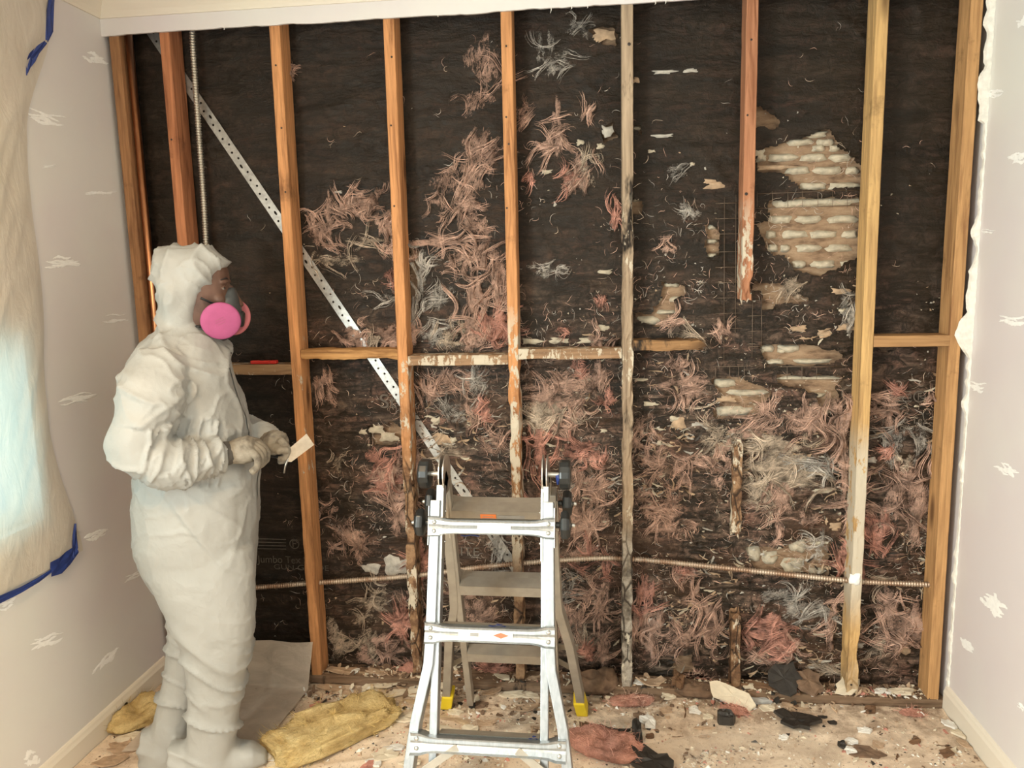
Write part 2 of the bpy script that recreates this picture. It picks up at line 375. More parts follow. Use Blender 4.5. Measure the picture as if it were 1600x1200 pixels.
HP = [np.array([at(x, y, PY)[[0, 2]] for x, y in h]) for h in HOLES]
RES = .0068; nx = int(round((XR-XL)/RES)); nz = int(round(2.53/RES))
gx = np.linspace(XL, XR, nx+1); gz = np.linspace(.02, 2.55, nz+1); GX, GZ = np.meshgrid(gx, gz); G = np.c_[GX.ravel(), GZ.ravel()]
D = np.full(len(G), 9.0)
for h in HP:
    lo = h.min(0)-.05; hi = h.max(0)+.05; s = np.where(((G > lo) & (G < hi)).all(1))[0]
    D[s] = np.minimum(D[s], inpoly(G[s], h))
near = np.where(D < .1)[0]
D[near] += .013*fbm(np.c_[G[near]*np.array([38, 60]), G[near][:, :1]*0], 60, 4)
Dg = D.reshape(GX.shape); gzd, gxd = np.gradient(Dg, RES); gr = np.c_[gxd.ravel(), gzd.ravel()]; gn = np.linalg.norm(gr, axis=1)+1e-9
sn = np.where((np.abs(D) < RES*.62) & (gn > .3))[0]
G2 = G.copy(); G2[sn] -= gr[sn]/(gn[sn]**2)[:, None]*np.clip(D[sn], -RES*.6, RES*.6)[:, None]; D2 = D.copy(); D2[sn] = 0
yy = paper_y(G2[:, 0], G2[:, 1]); yy[sn] -= .003
V = np.c_[G2[:, 0], yy, G2[:, 1]]
idx = np.arange(len(G)).reshape(GX.shape); Q = np.c_[idx[:-1, :-1].ravel(), idx[:-1, 1:].ravel(), idx[1:, 1:].ravel(), idx[1:, :-1].ravel()]
Q = Q[(D2[Q] >= -1e-9).all(1) & (D2[Q].sum(1) > 1e-6)]
m = NT('black_building_paper', .5, 0, .22); w = m.coord((1, 1, 1), rand=False)
x = m.sep(w, 0); z = m.sep(w, 2)
basec = m.ramp(m.noise(m.coord((1.5, 1, 9), rand=False), 2.0, 5), [(.3, (.010, .0068, .004)), (.7, (.023, .0155, .0092))])
zone = m.math('MULTIPLY', m.zone(m.math('ADD', z, m.math('MULTIPLY', m.noise(w, 1.6, 3), .9)), 2.35, 1.25), m.zone(x, .55, 1.3))
d1 = m.noise(m.coord((3, 1, 14), rand=False), 2.2, 7, .72, .8); d2 = m.noise(w, 26, 5, .75, 1.2)
dust = m.math('MULTIPLY', m.ramp(d1, [(.44, 0.0), (.62, 1.0)]), m.ramp(d2, [(.40, .0), (.60, 1.0)]))
amt = m.math('ADD', m.math('MULTIPLY', zone, .62), .12)
c = m.mix(m.math('MULTIPLY', dust, amt), basec, m.ramp(m.noise(w, 9, 3), [(.35, (.30, .22, .165)), (.65, (.36, .20, .15))]))
sp = m.noise(m.coord((60, 1, 130), rand=False), 1.0, 5, .7, 2.0)
c = m.mix(m.math('MULTIPLY', m.ramp(sp, [(.63, 0.0), (.70, 1.0)]), m.math('MULTIPLY', zone, .8)), c, (.45, .37, .29))
br = m.noise(m.coord((1, 1, 2), rand=False), 3.2, 3)
c = m.mix(m.math('MULTIPLY', m.ramp(br, [(.48, 0.0), (.65, .5)]), zone), c, (.075, .038, .020))
m.col(c); m.set('Roughness', m.math('ADD', m.math('MULTIPLY', dust, .4), .42))
b1 = m.bump(m.noise(m.coord((4, 1, 13), rand=False), 4, 5, .6, .6), .5, .014); m.bump(d2, .5, .010, b1)
M['paper'] = m.mat
wall_back = tag(mesh_obj('wall_back', V, Q, M['paper'], smooth=True, origin=(0, 0, 0)), kind='structure')
m = NT('brown_lath_backing', .9, 0, .2); w = m.coord((1, 1, 1), rand=False)
m.col(m.ramp(m.noise(m.coord((5, 1, 16), rand=False), 3, 6, .7), [(.3, (.09, .055, .035)), (.48, (.27, .175, .11)), (.7, (.40, .28, .18))])); m.bump(m.noise(w, 70, 5), .4, .005)
M['backing'] = m.mat
gx = np.linspace(XL, XR, 150); gz = np.linspace(.02, 2.55, 120); AX, AZ = np.meshgrid(gx, gz)
idx = np.arange(AX.size).reshape(AX.shape)
Q = np.c_[idx[:-1, :-1].ravel(), idx[:-1, 1:].ravel(), idx[1:, 1:].ravel(), idx[1:, :-1].ravel()]
backing = mesh_obj('stucco_backing', np.c_[AX.ravel(), .125+.004*fbm(np.c_[AX.ravel()*8, AZ.ravel()*20, AX.ravel()*0], 71), AZ.ravel()], Q, M['backing'], wall_back, smooth=True)
M['mortar'] = simple('cream_mortar', (.47, .41, .31), .9, 0, .25, 45, .8)
M['tanflake'] = simple('tan_torn_felt', (.40, .28, .18), .9, 0, .3, 40, .4)
M['greyflake'] = simple('grey_mould_film', (.42, .39, .34), .9, 0, .3, 45, .4)
def pillow(name, cx, cz, w, h, depth, y, mat, parent, seed, rag=.15, nr=14):
    r = random.Random(seed); ph = [r.uniform(0, 6.3) for _ in range(4)]; V = [(cx, y-depth, cz)]; rings = 4; F = []
    for k in range(1, rings+1):
        t = k/rings
        for j in range(nr):
            a = 2*PH*j/nr; ca, sa = math.cos(a), math.sin(a); e = .62
            ex = math.copysign(abs(ca)**e, ca); ez = math.copysign(abs(sa)**e, sa)
            rr = 1+rag*(.6*math.sin(3*a+ph[0])+.5*math.sin(5*a+ph[1])+.4*math.sin(8*a+ph[2]))+r.uniform(-.3, .3)*rag
            V.append((cx+ex*w/2*t*rr, y-depth*(1-t**3)+r.uniform(-.1, .1)*depth, cz+ez*h/2*t*rr))
    F += [(0, 1+j, 1+(j+1) % nr) for j in range(nr)]
    for k in range(rings-1):
        for j in range(nr): F.append((1+k*nr+j, 1+(k+1)*nr+j, 1+(k+1)*nr+(j+1) % nr, 1+k*nr+(j+1) % nr))
    return mesh_obj(name, V, F, mat, parent, smooth=True)
def lump(x0, x1, yc, hp, Y=.122, depth=.016, mat='mortar', name='mortar_lump', parent=None, rag=.13, seed=0):
    a = at(x0, yc, Y-.01); b = at(x1, yc, Y-.01); s = (b[0]-a[0])/(x1-x0)
    return pillow(name, (a[0]+b[0])/2, a[2], b[0]-a[0], hp*s, depth, Y, M[mat], parent or backing, int(x0*7+yc*13+seed), rag)
rows = {217: [(390,510),(530,615)], 180: [(470,580)], 245: [(510,570),(590,640)], 290: [(240,295),(300,440),(455,580),(590,700)], 350: [(385,500),(515,650),(665,730)],
        425: [(450,575),(585,735)], 505: [(310,735)], 580: [(300,415),(432,555),(580,730)], 650: [(290,340),(365,487),(498,625),(650,725)], 715: [(300,350),(360,405),(432,550),(575,695)],
        790: [(415,480),(505,620),(645,715)], 1185: [(265,330),(345,450)]}
for ry, xs in rows.items():
    for (a, b) in xs: lump(1100+a/3, 1100+b/3, 150+ry/3, 12.5 if ry not in (180, 217, 245) else 11)
for a in [(1106,1120,355,8),(1104,1122,377,7),(1103,1122,400,8),(1038,1062,445,9),(1016,1034,469,8),(1046,1068,468,9),(994,1030,502,15),(1026,1056,488,7),(1215,1314,591,7),
          (1114,1150,599,14),(1136,1200,614,10),(1118,1174,643,16),(1186,1196,548,9),(1215,1230,548,9),(1240,1300,565,8),(1196,1226,566,8),(1162,1190,866,26),(1191,1216,872,22),(1222,1257,884,26),(1264,1292,893,11),(1234,1262,853,24),(1238,1264,826,20),
          (988,1002,312,7),(987,1003,200,7),(1262,1290,618,8),(1270,1300,645,9)]:
    lump(*a)
# flakes and films stuck on the black paper
for (x0, x1, y, h, mt) in [(935,957,425,7,'mortar'),(815,845,534,9,'mortar'),(858,888,533,9,'mortar'),(903,930,533,9,'mortar'),(931,951,513,10,'mortar'),(1005,1028,632,7,'mortar'),(1050,1072,663,20,'tanflake'),
        (1263,1294,849,7,'mortar'),(673,687,658,12,'mortar'),(674,704,686,20,'tanflake'),(702,712,688,10,'mortar'),(598,636,884,32,'greyflake'),(563,594,889,16,'greyflake'),(576,600,672,14,'mortar'),(592,620,684,15,'mortar'),(560,572,676,8,'mortar'),
        (900,912,222,9,'mortar'),(846,862,268,7,'mortar'),(932,944,228,8,'mortar'),(940,960,204,16,'greyflake'),(925,960,55,18,'tanflake'),(1078,1086,256,6,'mortar'),(1100,1120,283,7,'tanflake'),(1102,1136,290,12,'tanflake'),
        (1012,1024,236,5,'mortar'),(1018,1052,212,5,'greyflake'),(1020,1056,112,6,'greyflake'),(1068,1090,110,6,'greyflake'),(988,1000,125,9,'tanflake'),(1180,1196,240,14,'mortar'),(1182,1240,262,7,'tanflake'),(1300,1330,455,9,'tanflake'),(1312,1326,486,8,'mortar'),
        (1236,1262,514,10,'tanflake'),(1278,1300,522,12,'tanflake'),(1310,1336,512,12,'tanflake'),(1046,1062,655,8,'mortar'),(1026,1036,694,9,'mortar'),(938,948,674,6,'mortar'),(905,928,594,5,'mortar'),(990,1012,594,5,'mortar'),
        (990,1025,975,16,'greyflake'),(1355,1372,720,10,'greyflake'),(1400,1424,1016,18,'tanflake'),(1156,1180,700,14,'mortar'),(1176,1206,702,9,'tanflake'),(1262,1290,740,8,'mortar'),(1270,1300,768,8,'mortar'),(1296,1316,823,14,'tanflake'),(665,680,905,12,'greyflake'),
        (1120,1150,625,9,'tanflake'),(1080,1110,664,6,'greyflake'),(1338,1352,1010,8,'greyflake'),(520,534,300,4,'greyflake'),(895,915,820,10,'greyflake'),(940,952,818,8,'mortar')]:
    c = at((x0+x1)/2, y, .09); yv = float(paper_y(np.array([c[0]]), np.array([c[2]]))[0])
    lump(x0, x1, y, h, yv, .006, mt, 'plaster_flake', wall_back, .3, 5)
# lettering printed on the paper
M['ink'] = simple('faded_grey_ink', (.105, .085, .066), .7, 0, .35, 25)
def textmesh(s, size):
    cu = bpy.data.curves.new('txt', 'FONT'); cu.body = s; cu.size = size; o = bpy.data.objects.new('txt', cu); COL.objects.link(o)
    dg = bpy.context.evaluated_depsgraph_get(); me = o.evaluated_get(dg).to_mesh()
    V = [tuple(v.co) for v in me.vertices]; F = [tuple(p.vertices) for p in me.polygons]
    o.evaluated_get(dg).to_mesh_clear(); bpy.data.objects.remove(o); bpy.data.curves.remove(cu); return np.array(V), F
def paper_text(s, px, py, hp, wfac=1.0):
    p = at(px, py, PY); q = at(px, py-hp, PY); V, F = textmesh(s, (q[2]-p[2])/.7)
    X = p[0]+V[:, 0]*wfac; Z = p[2]+V[:, 1]
    mesh_obj('printed_lettering', np.c_[X, paper_y(X, Z)-.0055, Z], F, M['ink'], wall_back)
paper_text('Jumbo Tex She', 1377, 661, 11, .95); paper_text('GUN GR', 1404, 672, 8, 1.35)
paper_text('Jumbo Tex She', 404, 878, 11, .95); paper_text('GUN GRADE', 428, 889, 8, 1.3)
paper_text('St', 594, 637, 22, 1.1); paper_text('ITE', 719, 867, 13, 1.2)
for (px, py) in ((1378, 612), (404, 842)):
    for k in range(4):
        a = at(px, py+k*5, PY); b = at(px+44, py+k*5, PY); xs = np.linspace(a[0], b[0], 12)
        V = []
        for x_ in xs:
            for dz in (0, .0035): V.append((x_, 0, a[2]+dz))
        V = np.array(V); V[:, 1] = paper_y(V[:, 0], V[:, 2])-.0055
        mesh_obj('printed_stripe', V, [(2*j, 2*j+2, 2*j+3, 2*j+1) for j in range(11)], M['ink'], wall_back)
    c = at(px+57, py+7, PY); V = []
    for j in range(20):
        a = 2*PH*j/20
        for r_ in (.017, .021): V.append((c[0]+r_*math.cos(a), 0, c[2]+r_*math.sin(a)))
    V = np.array(V); V[:, 1] = paper_y(V[:, 0], V[:, 2])-.0055
    mesh_obj('printed_ring', V, [(2*j, 2*((j+1) % 20), 2*((j+1) % 20)+1, 2*j+1) for j in range(20)], M['ink'], wall_back)
    paper_text('F', px+53, py+12, 11, 1.0)
# wire lath showing through the tears
M['wire'] = simple('rusty_wire', (.20, .15, .11), .5, .6, .3)
def lath(label, wires):
    pts = np.array([at(x, y, .09) for w_ in wires for x, y in w_]); lo = pts.min(0)
    e = empty('wire_lath', (float(pts[:, 0].mean()), .09, float(lo[2])), label, 'wire mesh')
    for w_ in wires:
        P = [at(x, y, .09) for x, y in w_]
        MB().tube([P[0], (P[0]+P[1])/2+np.array([0, -.001, .0005]), P[1]], .00095, 5).build('wire', M['wire'], e, smooth=True)
lath('rusty wire lath crossing the gap between the two cream mortar patches', [((1183, 303), (1346, 297)), ((1180, 326), (1345, 321))]+[((x, 299), (x, 324)) for x in (1183, 1207, 1231, 1254, 1278, 1301, 1324)])
lath('rusty wire lath grid beside the broken off stud', [((1132, 308), (1131, 570)), ((1150, 305), (1149, 520))]+[((1118, y), (1160, y-1)) for y in (318, 342, 366, 394, 418, 442, 466, 490, 514)])
lath('rusty wire lath hanging below the end of the broken stud', [((1176, 455), (1175, 560)), ((1190, 462), (1190, 548))]+[((1168, y), (1196, y-1)) for y in (470, 494, 518, 542)])
lath('rusty wire lath above the cream mortar ledge left of the white flaked stud', [((1114, 573), (1200, 572)), ((1216, 573), (1318, 573))]+[((x, 573), (x, 592)) for x in (1118, 1140, 1154, 1163, 1230, 1253, 1276)])
lath('short piece of wire lath over the cream lump above the conduit', [((1264, 826), (1300, 826)), ((1264, 846), (1296, 845)), ((1268, 822), (1268, 848)), ((1288, 824), (1288, 848))])
# ------------------------------------------------------------------ wall framing
SW, SD = .019, .089
def timber(name, axis, a0, a1, ca, b0, b1, mat, seed, rotf=None, label='', group=None, step=.02, endrag=(0, 0), parent=None):
    """axis 'z': ca=x centre, b0..b1 = y range ; axis 'x': ca = z centre"""
    n = max(3, int((a1-a0)/step)); T = np.linspace(a0, a1, n+1); c = .0022; h = SW; d0, d1 = b0, b1; dm = (d0+d1)/2
    sec = [(-h+c, d0), (-h*.35, d0), (h*.35, d0), (h-c, d0), (h, d0+c), (h, d0+.02), (h, dm), (h, d1-c), (h-c, d1), (0, d1), (-h+c, d1), (-h, d1-c), (-h, dm), (-h, d0+.02), (-h, d0+c)]
    m_ = len(sec); V = []
    r = random.Random(seed)
    P = []
    for t in T:
        for (u, v) in sec: P.append((t, u, v))
    P = np.array(P); k = P[:, 0]
    rt = np.array([rotf(t) if rotf else 0.0 for t in T]); rr = np.repeat(rt, m_)
    Nn = np.c_[k*26, P[:, 1]*45+seed, P[:, 2]*45]
    e1 = fbm(Nn, seed, 3); e2 = fbm(Nn+31, seed+5, 3); blk = vnoise(np.c_[np.floor(k*14+.9*np.sin(P[:, 1]*180))*7.3, P[:, 1]*40, P[:, 2]*20], seed+9)
    front = (P[:, 2] < d0+.03)
    sh = rr*(.0012+.0058*np.maximum(e1, -.2)+.0028*blk)
    u = P[:, 1]-np.sign(P[:, 1])*np.minimum(np.abs(P[:, 1])*.8, sh*1.25)+.0006*e2
    v = P[:, 2]+np.where(front, sh*1.3+rr*.002, 0)+.0006*e1
    bow = .0022*np.sin(k*1.3+seed)
    u = u+bow
    for s, e in ((0, endrag[0]), (1, endrag[1])):
        if e:
            row = slice(0, m_) if s == 0 else slice(n*m_, (n+1)*m_); jit = np.array([r.uniform(-1, .2) for _ in range(m_)])*e
            k[row] += jit*(-1 if s == 0 else 1)
    if axis == 'z': V = np.c_[ca+u, v, k]
    else: V = np.c_[k, v, ca+u]
    F = [(q*m_+j, q*m_+(j+1) % m_, (q+1)*m_+(j+1) % m_, (q+1)*m_+j) for q in range(n) for j in range(m_)]
    F += [tuple(range(m_-1, -1, -1)), tuple(n*m_+j for j in range(m_))]
    o = mesh_obj(name, V, F, mat, parent)
    if parent is None: tag(o, label, 'stud' if axis == 'z' else 'wood block', group)
    return o
def sm(t, a, b):
    x = min(1, max(0, (t-a)/(b-a))) if b != a else 0; return x*x*(3-2*x)
OR, DK = (.68, .325, .135), (.20, .078, .03)
M['w0'] = wood('stud_brown', (.36, .185, .085), (.14, .06, .028), 'z')
M['w1'] = wood('stud_redwood', (.50, .205, .095), (.20, .07, .03), 'z')
M['w2'] = wood('stud_orange', OR, DK, 'z', white=.18, wz=(.75, 1.36))
M['w3'] = wood('stud_orange_decayed', OR, DK, 'z', rot=.95, white=.3, wz=(0.05, 1.3))
M['w4'] = wood('stud_orange_flaked', (.64, .31, .13), DK, 'z', rot=.85, white=.55, wz=(.5, 1.4))
M['w5'] = wood('stud_grey_decayed', (.44, .33, .225), (.15, .10, .065), 'z', rot=.62, white=.26, wz=(0, 1.75), charred=.12, grey=True)
M['w6'] = wood('stud_red_broken', (.47, .215, .115), (.19, .07, .032), 'z', white=.5, wz=(-.2, .30))
M['w7'] = wood('stud_yellow_flaked', (.68, .43, .18), (.28, .16, .07), 'z', rot=.06, white=.85, wz=(.33, .96), grey=True)
M['w8'] = wood('stud_tan', (.56, .315, .135), (.25, .12, .05), 'z')
M['wx'] = wood('rotten_stud_scrap', (.30, .19, .11), (.1, .06, .035), 'z', rot=3, white=.45)
M['wy'] = wood('dark_stump_wood', (.18, .12, .075), (.06, .04, .025), 'z', rot=3, white=.12)
S = .4064; YB = .089; ZT = 2.56; Z0 = .038; G_ = None
stud = {}
stud[0] = timber('wall_stud', 'z', Z0, ZT, .2145, 0, YB, M['w0'], 1, lambda t: .9*sm(t, .5, .1), 'dark brown corner stud beside the copper pipe')
stud[1] = timber('wall_stud', 'z', Z0, ZT, S, 0, YB, M['w1'], 2, None, 'reddish stud beside the vertical armoured cable, behind the hooded person')
stud[2] = timber('wall_stud', 'z', Z0, ZT, 2*S, 0, YB, M['w2'], 3, lambda t: .35*sm(t, 1.4, .9), 'orange stud where the metal strap first passes behind, just past the scraper blade')
stud[3] = timber('wall_stud', 'z', Z0, ZT, 3*S, 0, YB, M['w3'], 4, lambda t: .25+.95*sm(t, 1.35, .7) if t < 1.5 else .0, 'orange stud with pink fibre on its rotted lower half, left of the ladder')
stud[4] = timber('wall_stud', 'z', Z0, ZT, 4*S, 0, YB, M['w4'], 5, lambda t: 1.05*sm(t, 1.45, 1.2), 'orange stud flaking white at the middle, standing behind the ladder')
stud[5] = timber('wall_stud', 'z', Z0, ZT, 5*S, 0, YB, M['w5'], 6, lambda t: 1.15*sm(t, 1.95, 1.75), 'grey crumbling stud with deep cracks, rotten over most of its height')
stud[6] = timber('wall_stud', 'z', 1.47, ZT, 6*S, 0, YB, M['w6'], 7, lambda t: .1+1.3*sm(t, 1.85, 1.5), 'reddish stud broken off halfway up beside the cream mortar patch', endrag=(.05, 0))
stud[7] = timber('wall_stud', 'z', Z0, ZT, 7*S, 0, YB, M['w7'], 8, lambda t: .3+.9*sm(t, .5, .1) if t < .9 else .12*sm(t, 1.6, 1.2), 'yellowish stud with a long white flaked stretch in its lower half', endrag=(.02, 0))
stud[8] = timber('wall_stud', 'z', Z0, ZT, 3.128, 0, YB, M['w8'], 9, None, 'tan corner stud beside the smooth grey wall')
# scraps left of the rotted-away stud below the break
timber('stud_scrap', 'z', .62, .98, 2.432, .045, .088, M['wx'], 11, lambda t: 1.3, 'white flaked remnant of the rotted stud, hanging above the conduit', endrag=(.05, .05)).__setitem__('category', 'wood scrap')
timber('stud_scrap', 'z', Z0, .34, 2.436, .030, .086, M['wy'], 12, lambda t: 1.25, 'short rotten stump of the missing stud on the bottom plate', endrag=(0, .05)).__setitem__('category', 'wood scrap')
# nails and holes as small parts
M['nail'] = simple('dark_nail', (.05, .04, .035), .5, .6); M['glue'] = simple('pale_glue_spot', (.62, .56, .45), .8)
for k, lst in {2: [(431, 102), (446, 300), (440, 200)], 3: [(612, 89), (611, 196), (616, 322)], 4: [(791, 72), (791, 183), (795, 225), (792, 325)], 5: [(983, 69)], 6: [(1168, 180), (1166, 303), (1174, 62)], 7: [(1330, 1070)], 1: [(268, 218)]}.items():
    for (px, py) in lst:
        p = at(px, py, 0); rr = .0055 if (k, py) in ((6, 303), (5, 69)) else .0035
        MB().lathe([(rr, .001), (rr, -.0012), (rr*.6, -.002)], (p[0], 0, p[2]), (0, 1, 0), 10).build('nail_head', M['nail'], stud[k])
# blocking between the studs
M['b1'] = wood('block_weathered', (.42, .25, .13), (.16, .085, .045), 'x', white=.25)
M['b2'] = wood('block_orange', (.55, .30, .115), (.19, .085, .03), 'x')
M['b3'] = wood('block_flaking', (.36, .22, .125), (.12, .07, .04), 'x', white=.5)
M['b4'] = wood('block_dark', (.34, .19, .085), (.10, .05, .025), 'x', charred=.3)
M['b5'] = wood('block_clean', (.46, .26, .115), (.20, .10, .045), 'x')
def block(x0, x1, pl, pr, mat, seed, rot, label, endrag=(0, 0), y0=0.0):
    z = (at(*pl)[2]+at(*pr)[2])/2
    return timber('fire_block', 'x', x0, x1, z, y0, YB, mat, seed, (lambda t: rot) if not callable(rot) else rot, label, 'blocking between studs', endrag=endrag)
blk12 = block(1*S+SW, 2*S-SW, (400, 578), (440, 578), M['b1'], 21, .25, 'weathered fire block carrying the red utility knife')
block(2*S+SW, 3*S-SW, (480, 555), (600, 551), M['b2'], 22, .8, 'orange fire block with a cracked split face, right of the stud by the scraper')
block(3*S+SW, 4*S-SW, (650, 563), (790, 563), M['b3'], 23, .4, 'pale flaking fire block under the pink insulation above the ladder')
block(4*S+SW, 5*S-SW, (820, 555), (960, 553), M['b3'], 24, .55, 'dark weathered fire block running up to the grey crumbling stud')
block(5*S+SW, 2.30, (1000, 541), (1090, 539), M['b4'], 25, lambda t: .7+.5*sm(t, 2.15, 2.3), 'broken fire block stub sticking out of the grey crumbling stud', endrag=(0, .06))
block(7*S+SW, 3.109, (1375, 533), (1490, 531), M['b5'], 26, .05, 'clean tan fire block against the corner stud by the grey wall')
M['plate'] = wood('bottom_plate_wood', (.25, .16, .10), (.08, .05, .03), 'x', charred=.15)
p_ = timber('bottom_plate', 'x', XL+.003, XR-.003, .019, -.004, YB+.004, M['plate'], 31, lambda t: .5, 'long dusty bottom plate lying under all the studs'); p_['category'] = 'timber'
# ------------------------------------------------------------------ diagonal steel strap
m = NT('galvanised_steel', .38, .75, .5); v = m.coord((1, 1, 1)); m.col(m.ramp(m.noise(v, 60, 5), [(.3, (.30, .29, .27)), (.7, (.46, .45, .42))])); M['galv'] = m.mat
a = at(226, 34, .0935); b = at(815, 902, .0935); a = np.array(a); b = np.array(b); a += (a-b)*.01; dv = (b-a); LN = np.linalg.norm(dv); dv /= LN; rv = np.array([dv[2], 0, -dv[0]])*.019
nc = int(LN/.03); V = []; F = []
for k in range(nc):
    s0 = k*LN/nc; s1 = (k+1)*LN/nc; sc = (s0+s1)/2; hr = .0045 if k % 7 else .009
    out = [(s0, -1), (sc, -1), (s1, -1), (s1, 0), (s1, 1), (sc, 1), (s0, 1), (s0, 0)]; b0 = len(V)
    off = (.25 if k % 2 else -.2)
    for s, t in out: V.append(a+dv*s+rv*t)
    for s, t in out:
        q = np.array([(s-sc)/((s1-s0)/2), t]); q /= np.linalg.norm(q); V.append(a+dv*(sc+q[0]*hr)+rv*(off+q[1]*.0045/.019))
    F += [(b0+j, b0+(j+1) % 8, b0+8+(j+1) % 8, b0+8+j) for j in range(8)]
strap = mesh_obj('steel_strap', V, F, M['galv']); md = strap.modifiers.new('s', 'SOLIDIFY'); md.thickness = .0016; md.offset = 0
tag(strap, 'galvanised steel strap with nail holes running diagonally behind the studs', 'metal strap')
# ------------------------------------------------------------------ cables and pipe
def smoothpath(P, n):
    P = np.array(P, float); t = np.linspace(0, 1, len(P)); out = []
    T = np.linspace(0, 1, n)
    for q in T:
        k = min(int(q*(len(P)-1)), len(P)-2); f = q*(len(P)-1)-k
        p0, p1, p2, p3 = P[max(k-1, 0)], P[k], P[k+1], P[min(k+2, len(P)-1)]
        out.append(.5*((2*p1)+(-p0+p2)*f+(2*p0-5*p1+4*p2-p3)*f*f+(-p0+3*p1-3*p2+p3)*f**3))
    return np.array(out)
def armoured(name, P, r, pitch, mat, label):
    C = smoothpath(P, 200); L = np.r_[0, np.cumsum(np.linalg.norm(np.diff(C, axis=0), axis=1))]; n = int(L[-1]/pitch*5)
    s = np.linspace(0, L[-1], n); Q = np.c_[[np.interp(s, L, C[:, i]) for i in range(3)]].T
    R = r*(1+.30*np.array([0, .8, 1, .8, 0])[np.arange(n) % 5]-.16)
    o = MB().tube(Q, list(R), 12).build(name, mat, smooth=True); return tag(o, label, 'cable')
m = NT('dusty_conduit_steel', .45, .6, .5); v = m.coord((1, 1, 1), rand=False); m.col(m.mix(m.ramp(m.noise(v, 9, 5, .7), [(.42, 0.0), (.6, 1.0)]), (.52, .43, .34), (.32, .20, .13))); M['conduit'] = m.mat
m = NT('bright_conduit_steel', .35, .8, .5); v = m.coord((1, 1, 1), rand=False); m.col(m.ramp(m.noise(v, 9, 3), [(.3, (.42, .39, .33)), (.7, (.62, .58, .50))])); M['conduit2'] = m.mat
armoured('armoured_cable', [(.235, .045, .36), (.40, .045, .367), (.566, .045, .379), (.799, .045, .403), (1.196, .045, .442), (1.5, .045, .488), (1.806, .045, .521), (2.022, .045, .531), (2.339, .045, .507), (2.6, .045, .484), (2.852, .045, .463), (3.115, .045, .456)],
         .0095, .0095, M['conduit'], 'ribbed armoured cable running level through the lower studs')
armoured('armoured_cable', [(.4875, .055, 2.56), (.482, .052, 2.46), (.479, .05, 2.2), (.476, .05, 1.9), (.472, .05, 1.735), (.468, .05, 1.5), (.465, .052, 1.27), (.47, .055, .9), (.475, .05, .5), (.49, .045, .40)],
         .0095, .0095, M['conduit2'], 'ribbed armoured cable hanging upright beside the reddish stud')
m = NT('copper', .32, 1.0, .5); v = m.coord((1, 1, .2)); m.col(m.ramp(m.noise(v, 30, 4), [(.3, (.42, .19, .09)), (.7, (.62, .30, .16))])); M['copper'] = m.mat
tag(MB().tube([(.252, .03, Z0+.001), (.252, .03, 1.2), (.2525, .03, 2.57)], .0135, 20).build('copper_pipe', M['copper'], smooth=True), 'vertical copper pipe in the corner beside the dark brown stud', 'pipe')
# white blob of filler on the flaked stud where the cable passes
p = at(1337, 906, -.002); pillow('filler_blob', p[0], p[2], .042, .046, .016, .004, M['spackle'], stud[7], 77, .15, 16)
# ------------------------------------------------------------------ red utility knife lying on the block
zk = wloc(blk12)[2]+.0385+.0015
kx = at(410, 563, .02)[0]
e = empty('utility_knife', (kx, .022, zk), 'red utility knife with a dark blade lying on the fire block', 'knife')
M['redp'] = simple('red_plastic', (.62, .035, .025), .35, 0, .05); M['dark'] = simple('dark_steel', (.06, .055, .05), .4, .8)
MB().box(kx-.045, kx+.030, .012, .034, zk, zk+.013).build('handle', M['redp'], e, bevel=.003)
MB().box(kx+.031, kx+.057, .012, .034, zk, zk+.013).build('end_cap', M['redp'], e, bevel=.003)
MB().prism([(kx-.045, .014, zk+.006), (kx-.045, .032, zk+.006), (kx-.100, .030, zk+.006), (kx-.085, .014, zk+.006)], (0, 0, 0), (0, 0, .0012)).build('blade', M['dark'], e)
MB().box(kx-.01, kx+.005, .018, .028, zk+.013, zk+.016).build('slider', M['dark'], e, bevel=.001)
# ------------------------------------------------------------------ plastic sheet taped over the window
m = NT('cloudy_plastic_sheet', .35, 0, .4); t = m.t
v = m.coord((1, 1, 1), rand=False); cr = m.noise(m.coord((1, 5, 2), rand=False), 3, 5, .6, 1.5)
m.col(m.ramp(cr, [(.3, (.84, .73, .59)), (.7, (.94, .85, .72))])); m.bump(cr, .35, .02)
tl = m.n.new('ShaderNodeBsdfTranslucent'); tl.inputs[0].default_value = (.86, .84, .78, 1); tr = m.n.new('ShaderNodeBsdfTransparent')
m1 = m.n.new('ShaderNodeMixShader'); m1.inputs[0].default_value = .36; m2 = m.n.new('ShaderNodeMixShader'); m2.inputs[0].default_value = .27
out = m.n['Material Output']
t.links.new(m.b.outputs[0], m1.inputs[1]); t.links.new(tl.outputs[0], m1.inputs[2]); t.links.new(m1.outputs[0], m2.inputs[1]); t.links.new(tr.outputs[0], m2.inputs[2]); t.links.new(m2.outputs[0], out.inputs[0])
M['plastic'] = m.mat
ny, nzz = 110, 130; py0, py1 = -2.15, -.425; V = []
for j in range(nzz+1):
    for i in range(ny+1):
        s = i/ny; q = j/nzz; zb_ = .70; z = zb_+(2.515-zb_)*q
        edge = -.43+.12*sm(z, 2.05, 2.45)-.06*math.sin(min(1, max(0, (z-.75)/1.3))*PH)-.02*math.sin(z*7)   # taped edge wanders
        y = py0+(edge-py0)*s
        bel = (math.sin(PH*min(1, (1-s)*1.15+.0))**.7)*(math.sin(PH*min(1, max(0, q)))**.6) if 0 < s < 1 else 0
        V.append((XL, y, z, bel, s, q))
V = np.array(V); W_ = V[:, 3]
fold = fbm(np.c_[V[:, 1]*9+V[:, 2]*2, V[:, 2]*1.6, V[:, 1]*0], 81, 3); fold2 = 1-2*np.abs(vnoise(np.c_[V[:, 1]*16-V[:, 2]*9, V[:, 2]*4, V[:, 1]*0], 83))
